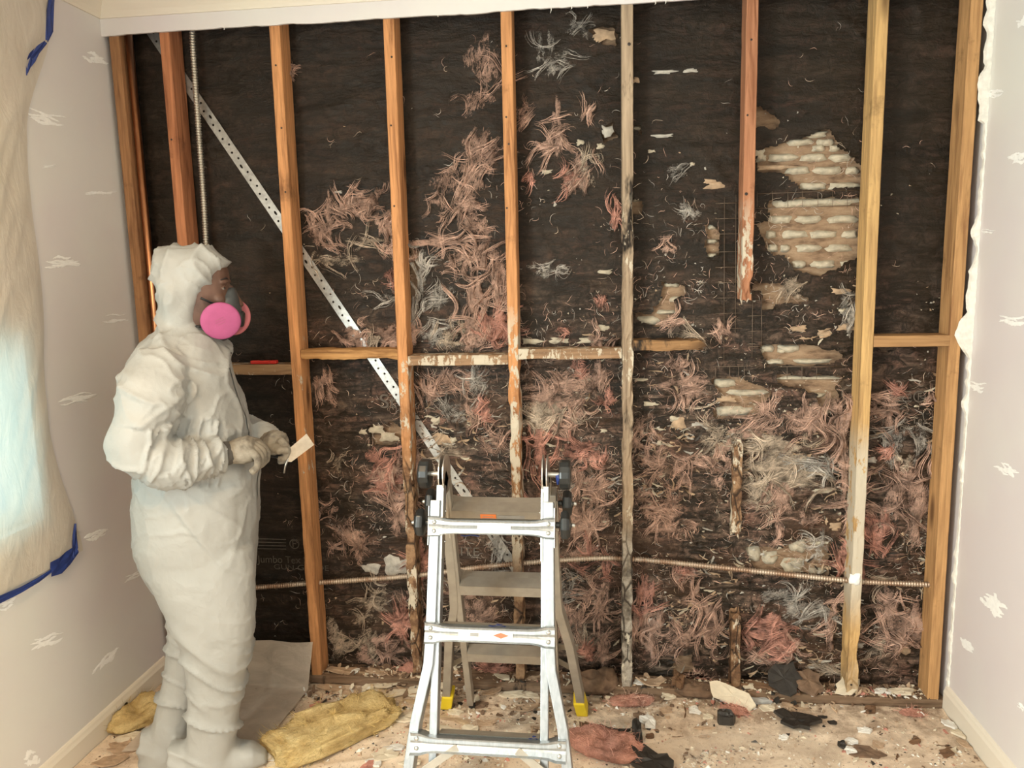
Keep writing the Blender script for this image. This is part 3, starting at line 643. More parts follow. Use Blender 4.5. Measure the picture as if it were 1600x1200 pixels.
up = np.clip((V[:, 2]-1.9)/.5, 0, 1); drape = np.sin((V[:, 2]*26-V[:, 1]*22+2*fold))*up
off = .006+W_*(.045+.018*fold+.010*fold2)+W_*drape*.010+.003*np.maximum(fold2, 0)*(1-W_)
P_ = np.c_[XL+np.maximum(off, .003), V[:, 1], V[:, 2]]
idx = np.arange((ny+1)*(nzz+1)).reshape(nzz+1, ny+1); Q = np.c_[idx[:-1, :-1].ravel(), idx[:-1, 1:].ravel(), idx[1:, 1:].ravel(), idx[1:, :-1].ravel()]
tag(mesh_obj('plastic_sheet', P_, Q, M['plastic'], smooth=True), 'cloudy plastic sheet taped over the window', 'plastic sheet')
M['tape'] = simple('blue_masking_tape', (.022, .045, .20), .55, 0, .2, 25, .2)
def tape(label, pts, wpx, X=XL+.009):
    P = [atX(x, y, X) for x, y in pts]; V = []; n = len(P)
    for k, p in enumerate(P):
        d = P[min(k+1, n-1)]-P[max(k-1, 0)]; d /= np.linalg.norm(d); q = np.array([0, -d[2], d[1]]); w_ = wpx[k]*.0021
        for sg in (-1, -.3, .4, 1): V.append(p+q*w_*sg/2+np.array([.0025*math.sin(k*2.1+sg*3)+.003, 0, 0]))
    F = [(k*4+j, k*4+j+1, k*4+5+j, k*4+4+j) for k in range(n-1) for j in range(3)]
    o = mesh_obj('masking_tape', V, F, M['tape']); md = o.modifiers.new('s', 'SOLIDIFY'); md.thickness = .001
    tag(o, label, 'tape', 'blue tape around the plastic sheet')
tape('blue tape strip hanging down from the ceiling along the plastic sheet', [(81, -30), (80, 0), (76, 20), (76, 45), (72, 64)], [13, 12, 15, 15, 6])
tape('small folded blue tape at the crinkled upper edge of the plastic', [(70, 66), (58, 78), (48, 90), (42, 102), (40, 118)], [5, 10, 14, 10, 2])
tape('blue tape at the lower corner of the plastic sheet', [(116, 818), (116, 838), (115, 856), (112, 872)], [3, 10, 14, 8])
tape('wide blue tape tab under the lower corner of the plastic', [(119, 858), (106, 872), (92, 884), (78, 890)], [14, 24, 26, 22])
tape('thin blue tape along the bottom edge of the plastic sheet', [(85, 888), (60, 906), (30, 922), (-30, 950), (-200, 1032), (-420, 1140)], [4, 8, 9, 12, 12, 12])
# ------------------------------------------------------------------ aluminium folding ladder
m = NT('brushed_aluminium', .38, .88, .5); v = m.coord((40, 40, 3), rand=False); n1 = m.noise(v, 3, 4); sp = m.noise(m.coord((1, 1, 1), rand=False), 55, 5, .7)
m.col(m.mix(m.ramp(sp, [(.60, 0.0), (.72, .6)]), m.ramp(n1, [(.3, (.36, .39, .41)), (.7, (.49, .52, .54))]), (.42, .39, .35))); m.set('Roughness', m.math('ADD', m.math('MULTIPLY', sp, .25), .26)); M['alu'] = m.mat
M['alud'] = simple('dusty_aluminium', (.40, .36, .30), .5, .6, .12, 20); M['steel'] = simple('bright_steel', (.62, .61, .58), .28, .95, .1, 15)
M['blackp'] = simple('black_plastic', (.018, .02, .02), .3, 0, .2, 20, 0, .5); M['yellow'] = simple('yellow_rubber', (.72, .52, .02), .5, 0, .06); M['rubber'] = simple('black_rubber', (.02, .02, .02), .8)
M['orange'] = simple('orange_label', (.80, .22, .05), .5, 0, .05); M['whitel'] = simple('worn_white_label', (.75, .73, .70), .5, 0, .2, 60); M['redl'] = simple('red_label_print', (.65, .16, .07), .5); M['greyl'] = simple('grey_label_print', (.30, .29, .27), .5)
LA = np.array([1.614, -.471, 1.191]); TH = .309; ct, st_ = math.cos(TH), math.sin(TH); XV = np.array([1.0, -.012, 0])
LD = {1: (np.array([0, -st_, -ct]), np.array([0, -ct, st_])), -1: (np.array([0, st_, -ct]), np.array([0, ct, st_]))}
def lp(leg, s, x, o): d, nn = LD[leg]; return LA+d*s+XV*x+nn*o
lad = empty('folding_ladder', (1.614, -.471, 0), 'aluminium folding ladder with black hinge knobs and yellow feet, standing open', 'ladder')
LT = (LA[2]-.012)/ct
def lbox(leg, s0, s1, x0, x1, o0, o1, name, mat, bevel=.002, parent=lad, x0b=None, x1b=None):
    x0b = x0 if x0b is None else x0b; x1b = x1 if x1b is None else x1b
    V = [lp(leg, s, x, o) for s, xa, xb in ((s0, x0, x1), (s1, x0b, x1b)) for x, o in ((xa, o0), (xb, o0), (xb, o1), (xa, o1))]
    return MB().add(V, [(0,3,2,1),(4,5,6,7),(0,1,5,4),(1,2,6,5),(2,3,7,6),(3,0,4,7)]).build(name, mat, parent, bevel=bevel)
def rail(leg, path, o0, o1, name, mat, hw=.017):
    mb = MB(); V = [lp(leg, s, x+dx, o) for s, x in path for dx, o in ((-hw, o0), (hw, o0), (hw, o1), (-hw, o1))]; n = len(path)
    F = [(0, 3, 2, 1), tuple((n-1)*4+j for j in range(4))]+[(k*4+j, k*4+(j+1) % 4, k*4+4+(j+1) % 4, k*4+4+j) for k in range(n-1) for j in range(4)]
    return mb.add(V, F).build(name, mat, lad, bevel=.0025)
def rung(leg, s, xw, o0, o1, hgt, name, mat):
    # ribbed tread whose ends flare into a bolted flange
    prof = [(o1, 0), (o1-.004, -.003), (o0+.012, -.004), (o0+.003, -.001), (o0, .004), (o0, hgt*.35), (o0-.003, hgt*.5), (o0, hgt*.65), (o0+.001, hgt), (o0+.012, hgt+.003), (o1, hgt)]
    xs = [(-xw, 1.5), (-xw+.028, 1.45), (-xw+.05, 1.12), (-xw+.075, 1.0), (0, 1.0), (xw-.075, 1.0), (xw-.05, 1.12), (xw-.028, 1.45), (xw, 1.5)]
    if name != 'rung': xs = [(x, 1.0) for x, f in xs]
    V = []; n = len(prof); mid = hgt/2
    for x, f in xs:
        for (o, ds) in prof: V.append(lp(leg, s+mid+(ds-mid)*f, x, o if f < 1.2 or o > o0+.02 else o-0))
    F = [tuple(range(n-1, -1, -1)), tuple((len(xs)-1)*n+j for j in range(n))]+[(k*n+j, k*n+(j+1) % n, (k+1)*n+(j+1) % n, (k+1)*n+j) for k in range(len(xs)-1) for j in range(n)]
    return MB().add(V, F).build(name, mat, lad, bevel=0)
S4 = .328
for leg in (1, -1):
    ma = M['alu'] if leg == 1 else M['alud']
    for sd in (-1, 1):
        rail(leg, [(.268, sd*.170), (.66, sd*.174), (.74, sd*.178), (.90, sd*.212), (LT-.02, sd*.252)], -.052, 0.0, 'outer_rail', ma, .0145)
        rail(leg, [(.222, sd*.158), (.6, sd*.160), (LT-.03 if leg == -1 else LT-.06, sd*.160)], -.050, -.012, 'inner_rail', ma, .0115)
        f = lbox(leg, LT-.075, LT-.012, sd*.240-.021, sd*.240+.021, -.058, .005, 'foot', M['yellow'], .006, x0b=sd*.252-.021, x1b=sd*.252+.021)
        lbox(leg, LT-.012, LT+.002, sd*.252-.019, sd*.252+.019, -.055, .002, 'rubber_pad', M['rubber'], .003, parent=f)
        # hinge plates and disc
        hc = np.array([LA[0], LA[1], .996])+XV*sd*(.150 if leg == 1 else .163)
        MB().lathe([(.054, -.003), (.060, -.0015), (.060, .0015), (.054, .003)], hc, (1, 0, 0), 32).build('hinge_disc', M['steel'], lad)
        p1 = lp(leg, .24, sd*(.150 if leg == 1 else .163), -.030); p2 = lp(leg, .44, sd*(.150 if leg == 1 else .163), -.030)
        MB().bar(hc, p1, .006, .050, up=LD[leg][1]).bar(p1, p2, .006, .044, up=LD[leg][1]).build('hinge_arm', M['steel'], lad, bevel=.001)
        for ss in (.30, .345, .39):
            b_ = lp(leg, ss, sd*(.144 if leg == 1 else .157), -.030); MB().lathe([(.004, 0), (.004, -sd*.003)], b_, (1, 0, 0), 8).build('rivet', M['steel'], lad)
        # octagonal lock knobs on the outer rails
        kc = lp(leg, .335+(.0 if leg == 1 else -.02), sd*.19, -.026); pr = [(.010, 0), (.010, sd*.012), (.040, sd*.016), (.044, sd*.022), (.044, sd*.034), (.036, sd*.042), (.012, sd*.045)]
        kb = MB().lathe(pr, kc, (1, 0, 0), 8).build('lock_knob', M['blackp'], lad, bevel=.002)
        MB().lathe([(.007, sd*.044), (.006, sd*.056), (.002, sd*.058)], kc, (1, 0, 0), 12).build('pin', M['steel'], kb, smooth=True)
        lbox(leg, .285, .40, sd*.188-.0015, sd*.188+.0015, -.056, .004, 'lock_bracket', M['steel'], .0006)
    for k in range(3 if leg == 1 else 2):
        s = S4+.305*k; xw = (.188, .190, .222)[k]
        rung(leg, s, xw, .005, -.028, .034, 'rung', ma)
        for sd in (-1, 1):
            for ds in (.004, .030): MB().lathe([(.0065, 0), (.0065, .003), (.004, .006), (.001, .0065)], lp(leg, s+ds, sd*(xw-.018), .004), LD[leg][1], 10).build('bolt', M['steel'], lad, smooth=True)
    for k in range(3): rung(leg, S4-.004+.305*k, .146, -.029, -.062, .038, 'inner_rung', M['alud'])
    # bottom cross bar and slanted braces
    sb = .94; xb = .222
    if leg == -1: lbox(leg, sb, sb+.024, -xb-.018, xb+.018, .002, .010, 'cross_bar', M['alud'], .001)
    for sd in (-1, 1):
        MB().bar(lp(leg, sb+.02, sd*.085, .004), lp(leg, sb+.125, sd*(xb+.012), .004), .022, .004, up=LD[leg][1]).build('brace', M['alud'], lad, bevel=.001)
# black knobs on the hinge axle
for sd in (-1, 1):
    hc = np.array([LA[0], LA[1], .996])
    MB().lathe([(.008, sd*.165), (.008, sd*.205)], hc, (1, 0, 0), 12).build('hinge_axle', M['steel'], lad)
    kb = MB().lathe([(.030, sd*.198), (.044, sd*.200), (.046, sd*.206), (.046, sd*.226), (.042, sd*.232), (.020, sd*.234), (.018, sd*.222)], hc, (1, 0, 0), 16).build('hinge_knob', M['blackp'], lad, bevel=.0015)
# labels
a = lp(-1, S4+.012, -.045, -.0895)
lb = lbox(-1, S4+.006, S4+.026, -.055, -.005, -.0640, -.0630, 'warning_label', M['orange'], 0); tag(lb, 'orange warning label')
for k, (x0, x1) in enumerate(((-.048, -.014), (-.05, -.010))): lbox(-1, S4+.012+.007*k, S4+.014+.007*k, x0, x1, -.0644, -.0641, 'label_print', M['greyl'], 0, parent=lb)
lbox(-1, S4+.010, S4+.022, .000, .085, -.0637, -.0630, 'rating_label', M['greyl'], 0)
lb = lbox(1, S4+.305+.007, S4+.305+.028, -.09, .07, .0052, .0060, 'worn_label', M['whitel'], 0); tag(lb, 'worn white label with red print')
MB().prism([lp(1, S4+.305+q, x, .0061) for q, x in ((.0095, .035), (.017, .012), (.0255, .035), (.017, .058))], (0, 0, 0), LD[1][1]*.0005).build('label_print', M['redl'], lb)
lbox(1, S4+.305+.012, S4+.305+.022, -.055, -.03, .0061, .0065, 'label_print', M['greyl'], 0, parent=lb)
lbox(1, S4+.008, S4+.026, -.04, .06, .0052, .0058, 'worn_label', M['whitel'], 0)
# scraps of blue tape stuck on the ladder
def tapebit(leg, s, x0, x1, o0, o1, label):
    V = [lp(leg, s+.002*math.sin(k*2), x0+(x1-x0)*k/4, o) for k in range(5) for o in (o0, (o0+o1)/2, o1)]
    V = [v_+np.array([0, 0, .0012*((i*7) % 3)]) for i, v_ in enumerate(V)]
    o = mesh_obj('tape_scrap', V, [(k*3+j, k*3+j+1, k*3+4+j, k*3+3+j) for k in range(4) for j in (0, 1)], M['tape']); md = o.modifiers.new('s', 'SOLIDIFY'); md.thickness = .0008
    tag(o, label, 'tape', 'blue tape scraps on the ladder')
tapebit(1, S4+.305-.006, -.005, .045, -.018, -.034, 'blue tape scrap on the middle rung of the ladder')
tapebit(1, S4+.042, -.09, -.035, .002, -.016, 'blue tape scrap under the top rung of the ladder')
tapebit(1, S4+.61-.006, .115, .140, -.020, -.036, 'blue tape scrap at the end of the low rung of the ladder')
p = np.array([LA[0]+.188, LA[1]-.03, 1.0])
tag(mesh_obj('tape_scrap', [p, p+(.025, 0, .012), p+(.03, .01, -.02), p+(.004, .006, -.03), p+(.012, -.01, -.008)], [(0, 1, 4), (1, 2, 4), (2, 3, 4), (3, 0, 4)], M['tape']), 'crumpled blue tape scrap by the hinge knob of the ladder', 'tape', 'blue tape scraps on the ladder')
# ------------------------------------------------------------------ insulation fluff
FC = dict(P=(.68, .445, .345), S=(.72, .37, .285), B=(.70, .56, .43), W=(.58, .53, .47), Y=(.62, .44, .17), D=(.22, .15, .11))
def fibre_mat(name, c, film):
    m = NT(name, 1.0, 0, .1); c = np.array(c); v = m.coord((1, 1, 1))
    big = m.noise(v, 16, 4, .65)
    k = m.ramp(big, [(.30, tuple(c*.22)), (.46, tuple(c*.8)), (.60, tuple(np.minimum(c*1.25, 1))), (.75, tuple(np.minimum(c*1.45+.06, 1)))])
    m.col(k)
    if film:
        u = m.coord((1, 1, 1), rand=True, gen='UV')
        n1 = m.noise(u, 7, 6, .68, 1.6); n2 = m.noise(u, 2.6, 5, .62, 1.4); n3 = m.noise(v, 30, 4, .7, 1.0)
        rd = m.math('SUBTRACT', 1.0, m.math('ABSOLUTE', m.math('MULTIPLY', m.math('SUBTRACT', n1, .5), 9.0)))
        r2 = m.math('SUBTRACT', 1.0, m.math('ABSOLUTE', m.math('MULTIPLY', m.math('SUBTRACT', n2, .5), 6.5)))
        at_ = m.n.new('ShaderNodeAttribute'); at_.attribute_name = 'fade'
        s = m.math('ADD', m.math('MULTIPLY', rd, .34), m.math('ADD', m.math('MULTIPLY', r2, .42), m.math('MULTIPLY', at_.outputs['Fac'], .80)))
        s = m.math('ADD', s, m.math('MULTIPLY', m.math('SUBTRACT', n3, .5), 1.5))
        m.set('Alpha', m.ramp(s, [(.46, 0.0), (.66, .50), (.95, .97)])); m.bump(m.math('ADD', n1, n2), .9, .02)
    return m.mat
for k, c in FC.items():
    M['fib'+k] = fibre_mat('fibre_'+k, c, False); M['film'+k] = fibre_mat('fibre_film_'+k, c, True)
def ribbons(Pth, wid, rng, view=np.array([0, -1.0, 0])):
    """Pth (N,K,3) -> verts, quads of thin ribbons"""
    N, K, _ = Pth.shape; d = np.gradient(Pth, axis=1); s = np.cross(d, view+rng.normal(0, .5, (N, 1, 3)))
    s /= np.linalg.norm(s, axis=2, keepdims=True)+1e-9
    tp = (np.sin(np.linspace(.25, math.pi-.1, K))**.7)[None, :, None]
    h = s*(wid[:, None, None]*.5*tp); V = np.stack([Pth-h, Pth+h], 2).reshape(-1, 3)
    i = (np.arange(N)[:, None]*K*2+np.arange(K-1)[None, :]*2).ravel()
    return V, np.c_[i, i+2, i+3, i+1]
def wander(st, ang, L, K, rng, curl):
    """2D wandering paths in (u,v): st (N,2), ang (N,), L (N,)"""
    N = len(st); P = np.zeros((N, K, 2)); P[:, 0] = st; a = ang.copy(); da = rng.normal(0, curl, N)
    for k in range(1, K):
        da = .75*da+rng.normal(0, curl, N); a = a+da; P[:, k] = P[:, k-1]+np.c_[np.cos(a), np.sin(a)]*(L/(K-1))[:, None]
    return P
SN = ['brown-corner', 'reddish', 'strap-crossed', 'pink-fibred', 'ladder-side', 'crumbling', 'broken', 'white-flaked', 'tan-corner']
CT = dict(P='dusty pink', S='salmon pink', B='beige', W='greyish', D='brown')
def tuft(px, py, wp, hp, ty, ang, den, seed):
    rng = np.random.default_rng(seed); c = at(px, py, .09); sc = .00226; w, h = wp*sc, hp*sc; a0 = math.radians(ang); ca, sa = math.cos(a0), math.sin(a0)
    V = []; F = []; MI = []; FD = []; nl = max(2, int(2+den*3))
    for q in range(nl):
        cu, cv = rng.normal(0, .24, 2)*np.array([w, h]); rw = w*rng.uniform(.24, .46); rh = h*rng.uniform(.24, .46); nr, ns = 7, 22; ph = rng.uniform(0, 6.3, 4); b0 = len(V)
        for k in range(nr+1):
            t = k/nr
            for j in range(ns):
                th = 2*PH*j/ns; rr = 1+.30*math.sin(2*th+ph[0])+.26*math.sin(3*th+ph[1])+.2*math.sin(5*th+ph[2])+.14*math.sin(9*th+ph[3])
                V.append((cu+rw*t*rr*math.cos(th), cv+rh*t*rr*math.sin(th), t)); FD.append(((1-t)**.7-.12)*min(1.15, .25+.8*den))
        for k in range(nr):
            for j in range(ns): F.append((b0+k*ns+j, b0+(k+1)*ns+j, b0+(k+1)*ns+(j+1) % ns, b0+k*ns+(j+1) % ns)); MI.append(0)
    V = np.array(V); U = c[0]+V[:, 0]; Z = c[2]+V[:, 1]
    uv = np.c_[(V[:, 0]*ca+V[:, 1]*sa)*9, (-V[:, 0]*sa+V[:, 1]*ca)*34]+seed*3.7
    fo = fbm(np.c_[uv[:, 0]*.6, uv[:, 1]*.35, V[:, 0]*0+seed], seed % 50, 3)
    out = .003+(1-V[:, 2]**2)*(.008+.022*min(den, 1.25))*np.maximum(.15, .55+.9*fo)
    Vw = np.c_[U, paper_y(U, Z)-np.maximum(out, .002), Z]
    # bundles of loose fibres
    nb = int(3+5*den*min(1.6, max(.5, wp*hp/1200.0))); K = 10; PT = []; WD = []; LK = []
    for q in range(nb):
        g0 = rng.normal(0, .22, 2)*np.array([w, h]); ga = a0+rng.normal(0, .45)+PH*rng.integers(0, 2); gl = min(.16, rng.uniform(.45, 1.0)*math.hypot(w*ca, h*sa)+.02)
        g0 = g0-np.array([math.cos(ga), math.sin(ga)])*gl*.5
        n = int(rng.integers(3, 6)+den*5); g = wander(g0[None], np.array([ga]), np.array([gl]), K, rng, .17)[0]
        spread = rng.normal(0, .0045, (n, 1, 2))*(np.linspace(.3, 1.5, K)[None, :, None]); wob = np.cumsum(rng.normal(0, .0011, (n, K, 2)), axis=1)
        Pn = g[None]+spread+wob+rng.normal(0, .003, (n, 1, 2)); lift = rng.uniform(.003, .010+.02*den, (n, 1))*np.sin(np.linspace(.35, 3.0, K))[None]
        X = c[0]+Pn[..., 0]; Z = c[2]+Pn[..., 1]; PT.append(np.stack([X, paper_y(X.ravel(), Z.ravel()).reshape(n, K)-.004-lift, Z], 2)); WD.append(rng.uniform(.0004, .0017, n)); LK.append((c, g, rng.uniform(.002, .0065)*(.55+.5*den), rng.uniform(.005, .012+.02*den), rng.normal(0, .0035, (10, 2))))
    PT = np.concatenate(PT); rv, rf = ribbons(PT, np.concatenate(WD), rng)
    n0 = len(Vw); F += [tuple(x) for x in (rf+n0)]; MI += [1]*len(rf); FD += [1.0]*len(rv); Vw = np.r_[Vw, rv]; uv = np.r_[uv, rv[:, [0, 2]]]
    lk = MB()
    for (c_, g, rad, lf, jt) in LK:
        gg = g+np.cumsum(jt, axis=0)*.6; X = c_[0]+gg[:, 0]; Z = c_[2]+gg[:, 1]; Y = paper_y(X, Z)-.003-lf*np.sin(np.linspace(.4, 2.9, 10)); lk.tube(np.c_[X, Y, Z], list(rad*(.15+np.sin(np.linspace(.15, 3.0, 10))*rng.uniform(.6, 1.2, 10))), 5, flat=.6)
    lv_ = np.array(lk.V); n0 = len(Vw); F += [tuple(n0+q for q in f) for f in lk.F]; MI += [0]*len(lk.F); FD += [.42+.25*min(den, 1)]*len(lv_); Vw = np.r_[Vw, lv_]; uv = np.r_[uv, np.c_[((lv_[:, 0]-c[0])*ca+(lv_[:, 2]-c[2])*sa)*9, (-(lv_[:, 0]-c[0])*sa+(lv_[:, 2]-c[2])*ca)*34]+seed*3.7]
    o = mesh_obj('insulation_tuft', Vw, F, None, mats=[M['film'+ty], M['fib'+ty]], mi=MI, smooth=True)
    at_ = o.data.attributes.new('fade', 'FLOAT', 'POINT'); at_.data.foreach_set('value', np.array(FD, dtype=np.float32))
    ul = o.data.uv_layers.new(name='UVMap'); li = np.zeros(len(o.data.loops), dtype=np.int32); o.data.loops.foreach_get('vertex_index', li)
    ul.data.foreach_set('uv', uv[li].astype(np.float32).ravel())
    bay = min(7, max(0, int(c[0]/S))); z = c[2]
    lv = 'high up' if z > 1.95 else 'above the blocks' if z > 1.31 else 'below the blocks' if z > .85 else 'above the cable' if z > .5 else 'under the cable'
    sz = 'long upright' if hp > 2.2*wp else 'wide' if wp > 2*hp else 'small' if wp*hp < 700 else 'large' if wp*hp > 2600 else 'mid-sized' if wp*hp > 1500 else 'loose'
    dn = 'dense ' if den >= .85 else 'faint ' if den <= .3 else ''; f = c[0]/S-int(c[0]/S)
    pos = 'right of the %s stud' % SN[bay] if f < .36 else 'left of the %s stud' % SN[bay+1] if f > .64 else 'between the %s and %s studs' % (SN[bay], SN[bay+1])
    lb = '%s %s%s insulation tuft %s, %s' % (sz, dn, CT[ty], pos, lv)
    return tag(o, lb, 'insulation', lb)
T = [
 (456,112,9,20,'P',80,.6),
 (511,320,16,62,'P',85,.55),(500,362,34,42,'P',60,.6),(522,384,24,14,'P',0,.5),(540,322,38,58,'P',120,.6),(560,314,34,40,'P',20,.9),(585,315,20,36,'P',60,.55),(608,355,24,42,'P',70,.9),(614,395,12,64,'P',90,.6),(612,436,16,26,'S',-45,.6),
 (580,376,70,14,'B',0,.2),(520,412,80,24,'B',0,.15),(600,462,44,22,'W',0,.2),(550,526,38,26,'P',20,.9),(585,532,30,16,'B',0,.5),(616,529,44,34,'P',10,1),
 (772,95,40,70,'P',80,.15),(752,150,40,50,'P',60,.12),(745,238,46,64,'P',65,.55),(733,268,36,44,'P',60,.6),(722,312,26,60,'P',80,.4),(762,232,18,64,'P',82,.35),(737,326,30,32,'P',20,.6),(690,300,40,50,'P',70,.15),(702,336,40,30,'P',60,.35),
 (725,377,122,15,'P',2,.9),(742,352,36,34,'P',90,.45),(752,402,34,44,'P',80,.7),(715,405,42,30,'P',30,.4),(778,418,28,60,'P',65,.4),(654,420,20,64,'W',90,.7),(649,485,14,60,'W',90,.6),(737,482,24,92,'P',90,1.1),(782,470,26,60,'P',80,.8),
 (776,522,50,58,'S',60,1.25),(745,530,44,40,'P',70,1),(702,526,54,36,'B',70,.5),(678,520,34,40,'W',60,.35),(690,470,56,44,'W',20,.25),(646,520,12,44,'P',90,.9),
 (866,203,18,58,'P',65,.7),(846,229,42,18,'P',10,.6),(875,222,12,36,'P',75,.6),(828,276,14,16,'S',60,.6),(905,274,42,54,'P',60,.55),(888,279,30,14,'S',10,.5),(915,250,22,60,'B',75,.25),(820,178,30,44,'P',60,.2),(920,180,14,34,'P',70,.45),(850,90,20,60,'W',80,.12),(880,100,44,32,'W',10,.14),(910,42,34,34,'W',30,.12),
 (963,330,12,40,'S',80,.9),(936,470,18,22,'S',80,.35),(940,532,28,20,'P',20,.7),(880,515,14,14,'S',-40,.4),(850,420,44,30,'W',0,.2),
 (1060,270,30,30,'W',20,.18),(1070,332,30,32,'W',0,.2),(1042,385,22,22,'P',30,.2),(1050,502,40,20,'P',20,.6),(1072,526,64,16,'B',0,.5),(1126,515,30,30,'P',-50,.6),(1235,452,44,32,'B',45,.4),(1330,500,20,44,'W',80,.4),(1322,470,18,30,'W',60,.3),
 (505,606,26,54,'P',-60,.6),(525,722,22,34,'B',60,.3),(600,735,50,60,'S',50,.8),(622,770,36,90,'P',70,1),(592,748,36,40,'P',60,.6),(540,845,66,56,'P',-50,.45),(560,856,26,50,'P',-60,.6),(522,856,30,24,'P',20,.3),(545,1000,60,66,'B',40,.45),(628,985,42,72,'S',70,1),(602,1012,50,46,'P',30,.7),(562,958,64,56,'B',30,.3),(585,925,44,40,'B',60,.3),(510,792,32,34,'P',60,.2),(656,868,20,76,'S',88,1.2),(649,715,12,90,'P',88,.7),(652,950,14,90,'P',88,.6),
 (670,612,22,52,'P',85,.8),(712,590,64,28,'P',10,.45),(735,604,40,66,'W',70,.25),(755,640,16,36,'S',70,.8),(738,656,16,44,'P',80,.5),(700,640,50,40,'W',30,.2),(690,702,54,44,'B',10,.3),(765,690,44,44,'P',20,.2),(746,962,64,56,'P',60,.7),(776,1046,56,30,'S',5,1.3),(720,1000,40,60,'B',60,.35),(780,870,30,60,'W',80,.3),
 (868,622,90,60,'P',20,.5),(852,655,70,64,'B',50,.8),(845,718,26,110,'S',80,.9),(884,668,64,30,'P',10,.5),(902,640,40,56,'P',60,.4),(906,700,44,26,'S',-25,.8),(930,716,30,20,'S',-20,.8),(880,600,84,30,'P',5,.4),(932,590,40,40,'P',80,.5),(905,578,28,20,'S',30,.6),(950,626,22,20,'S',-20,.5),(915,760,54,60,'P',45,.5),(902,822,50,70,'P',70,.8),(928,832,34,56,'P',60,.7),(890,770,26,26,'W',20,.5),(940,762,24,70,'P',80,.5),(920,872,64,12,'S',3,1),(946,892,12,30,'S',85,.7),(918,934,60,26,'P',20,.6),(890,920,40,50,'W',40,.3),(942,950,30,64,'P',80,.5),(905,1000,54,60,'B',30,.35),(916,1016,30,24,'S',30,1),(946,1012,18,60,'P',85,.7),(900,968,34,50,'P',60,.4),(870,960,40,80,'P',70,.35),
 (1070,600,50,24,'P',5,.7),(1075,618,22,40,'P',80,.6),(1062,566,22,24,'P',50,.6),(1000,690,26,64,'P',75,.5),(1020,720,40,44,'P',30,.6),(1008,782,34,44,'P',40,.4),(1036,802,54,40,'P',0,.6),(1050,786,24,44,'P',80,.5),(1092,722,54,20,'P',5,.45),(1105,680,44,60,'B',60,.35),(1128,722,30,44,'P',60,.5),(1062,740,40,40,'P',30,.2),(1005,935,24,60,'S',85,.8),(1003,985,38,76,'P',80,1),(1060,902,12,44,'P',85,.6),(1082,925,12,60,'P',80,.6),(1106,962,18,84,'P',78,.9),(1065,985,30,44,'P',-60,.5),(1042,830,30,34,'P',20,.3),(1082,822,20,20,'P',30,.4),(1066,890,16,24,'S',80,.8),(1030,1000,60,60,'P',40,.3),(1090,1000,40,60,'P',70,.3),
 (1190,665,64,30,'P',5,.5),(1262,655,48,62,'P',80,.8),(1312,648,30,60,'P',70,.8),(1205,715,90,64,'B',25,.7),(1230,746,90,36,'B',5,1),(1215,784,50,70,'P',60,.7),(1256,720,64,32,'W',5,.45),(1196,762,50,60,'B',50,.5),(1282,736,52,11,'W',0,.9),(1190,700,64,18,'B',5,.6),(1218,832,14,32,'P',80,.7),(1270,810,22,24,'P',30,.6),(1318,722,18,74,'P',80,1),(1331,785,14,100,'P',88,1.1),(1325,872,26,64,'S',75,1.2),(1232,930,54,40,'W',30,.4),(1195,985,64,44,'S',0,1.3),(1220,1010,44,40,'S',-30,.9),(1231,1022,9,50,'P',88,.9),(1182,1022,44,20,'P',-20,.5),(1300,978,18,44,'P',75,.6),(1265,962,64,50,'W',10,.3),(1290,1050,64,22,'B',0,.35),(1326,935,12,66,'P',85,.7),(1200,640,40,30,'P',40,.4),(1285,860,30,60,'W',60,.25),
 (1376,624,48,40,'P',10,.6),(1388,652,28,40,'P',-60,.5),(1397,607,9,26,'S',-60,.9),(1396,700,44,70,'W',80,.2),(1384,706,13,22,'S',70,.8),(1432,768,58,116,'P',75,.55),(1402,792,40,80,'P',80,.5),(1370,832,34,76,'S',-70,.7),(1415,722,20,16,'B',20,.5),(1385,955,50,60,'P',60,.6),(1422,985,56,54,'P',40,.7),(1396,1000,64,36,'P',5,.6),(1372,1010,40,26,'B',10,.3),(1449,626,10,16,'P',80,.5),(1370,905,54,12,'B',0,.25),(1440,690,30,50,'W',80,.15),
]
for k, t_ in enumerate(T): tuft(*t_, 300+k)
# fine lint all over the paper: nobody could count it
rng = np.random.default_rng(5); N = 9000; px = rng.uniform(215, 1495, N*3); py = rng.uniform(40, 1060, N*3)
pr = np.clip((py-150)/700, .04, 1)*np.clip((px-380)/300, .12, 1); pr = pr*np.where((px > 1360) & (py < 580), .12, 1)*np.where((px < 480) & (py < 560), .35, 1); nn = vnoise(np.c_[px/60, py/45, px*0], 91)
keep = rng.uniform(0, 1, N*3) < pr*np.clip(.45+1.1*nn, 0, 1); px = px[keep][:N]; py = py[keep][:N]; n = len(px)
C = np.array([at(a, b, .095) for a, b in zip(px, py)]); Pth = wander(C[:, [0, 2]], rng.uniform(0, 2*PH, n), rng.uniform(.008, .045, n), 6, rng, .3)
U, Z = Pth[..., 0], np.clip(Pth[..., 1], .03, 2.5); Y = paper_y(U.ravel(), Z.ravel()).reshape(n, 6)-.0015-rng.uniform(0, .005, (n, 1))
wd = rng.uniform(.0005, .0016, n); typ = rng.choice(3, n, p=[.5, .3, .2])
V, F = ribbons(np.stack([U, Y, Z], 2), wd, rng)
tag(mesh_obj('insulation_lint', V, F, None, mats=[M['fibP'], M['fibW'], M['fibB']], mi=np.repeat(typ, 5), origin=(0, 0, 0)), 'loose pinkish lint fibres clinging all over the black paper', 'lint', kind='stuff')
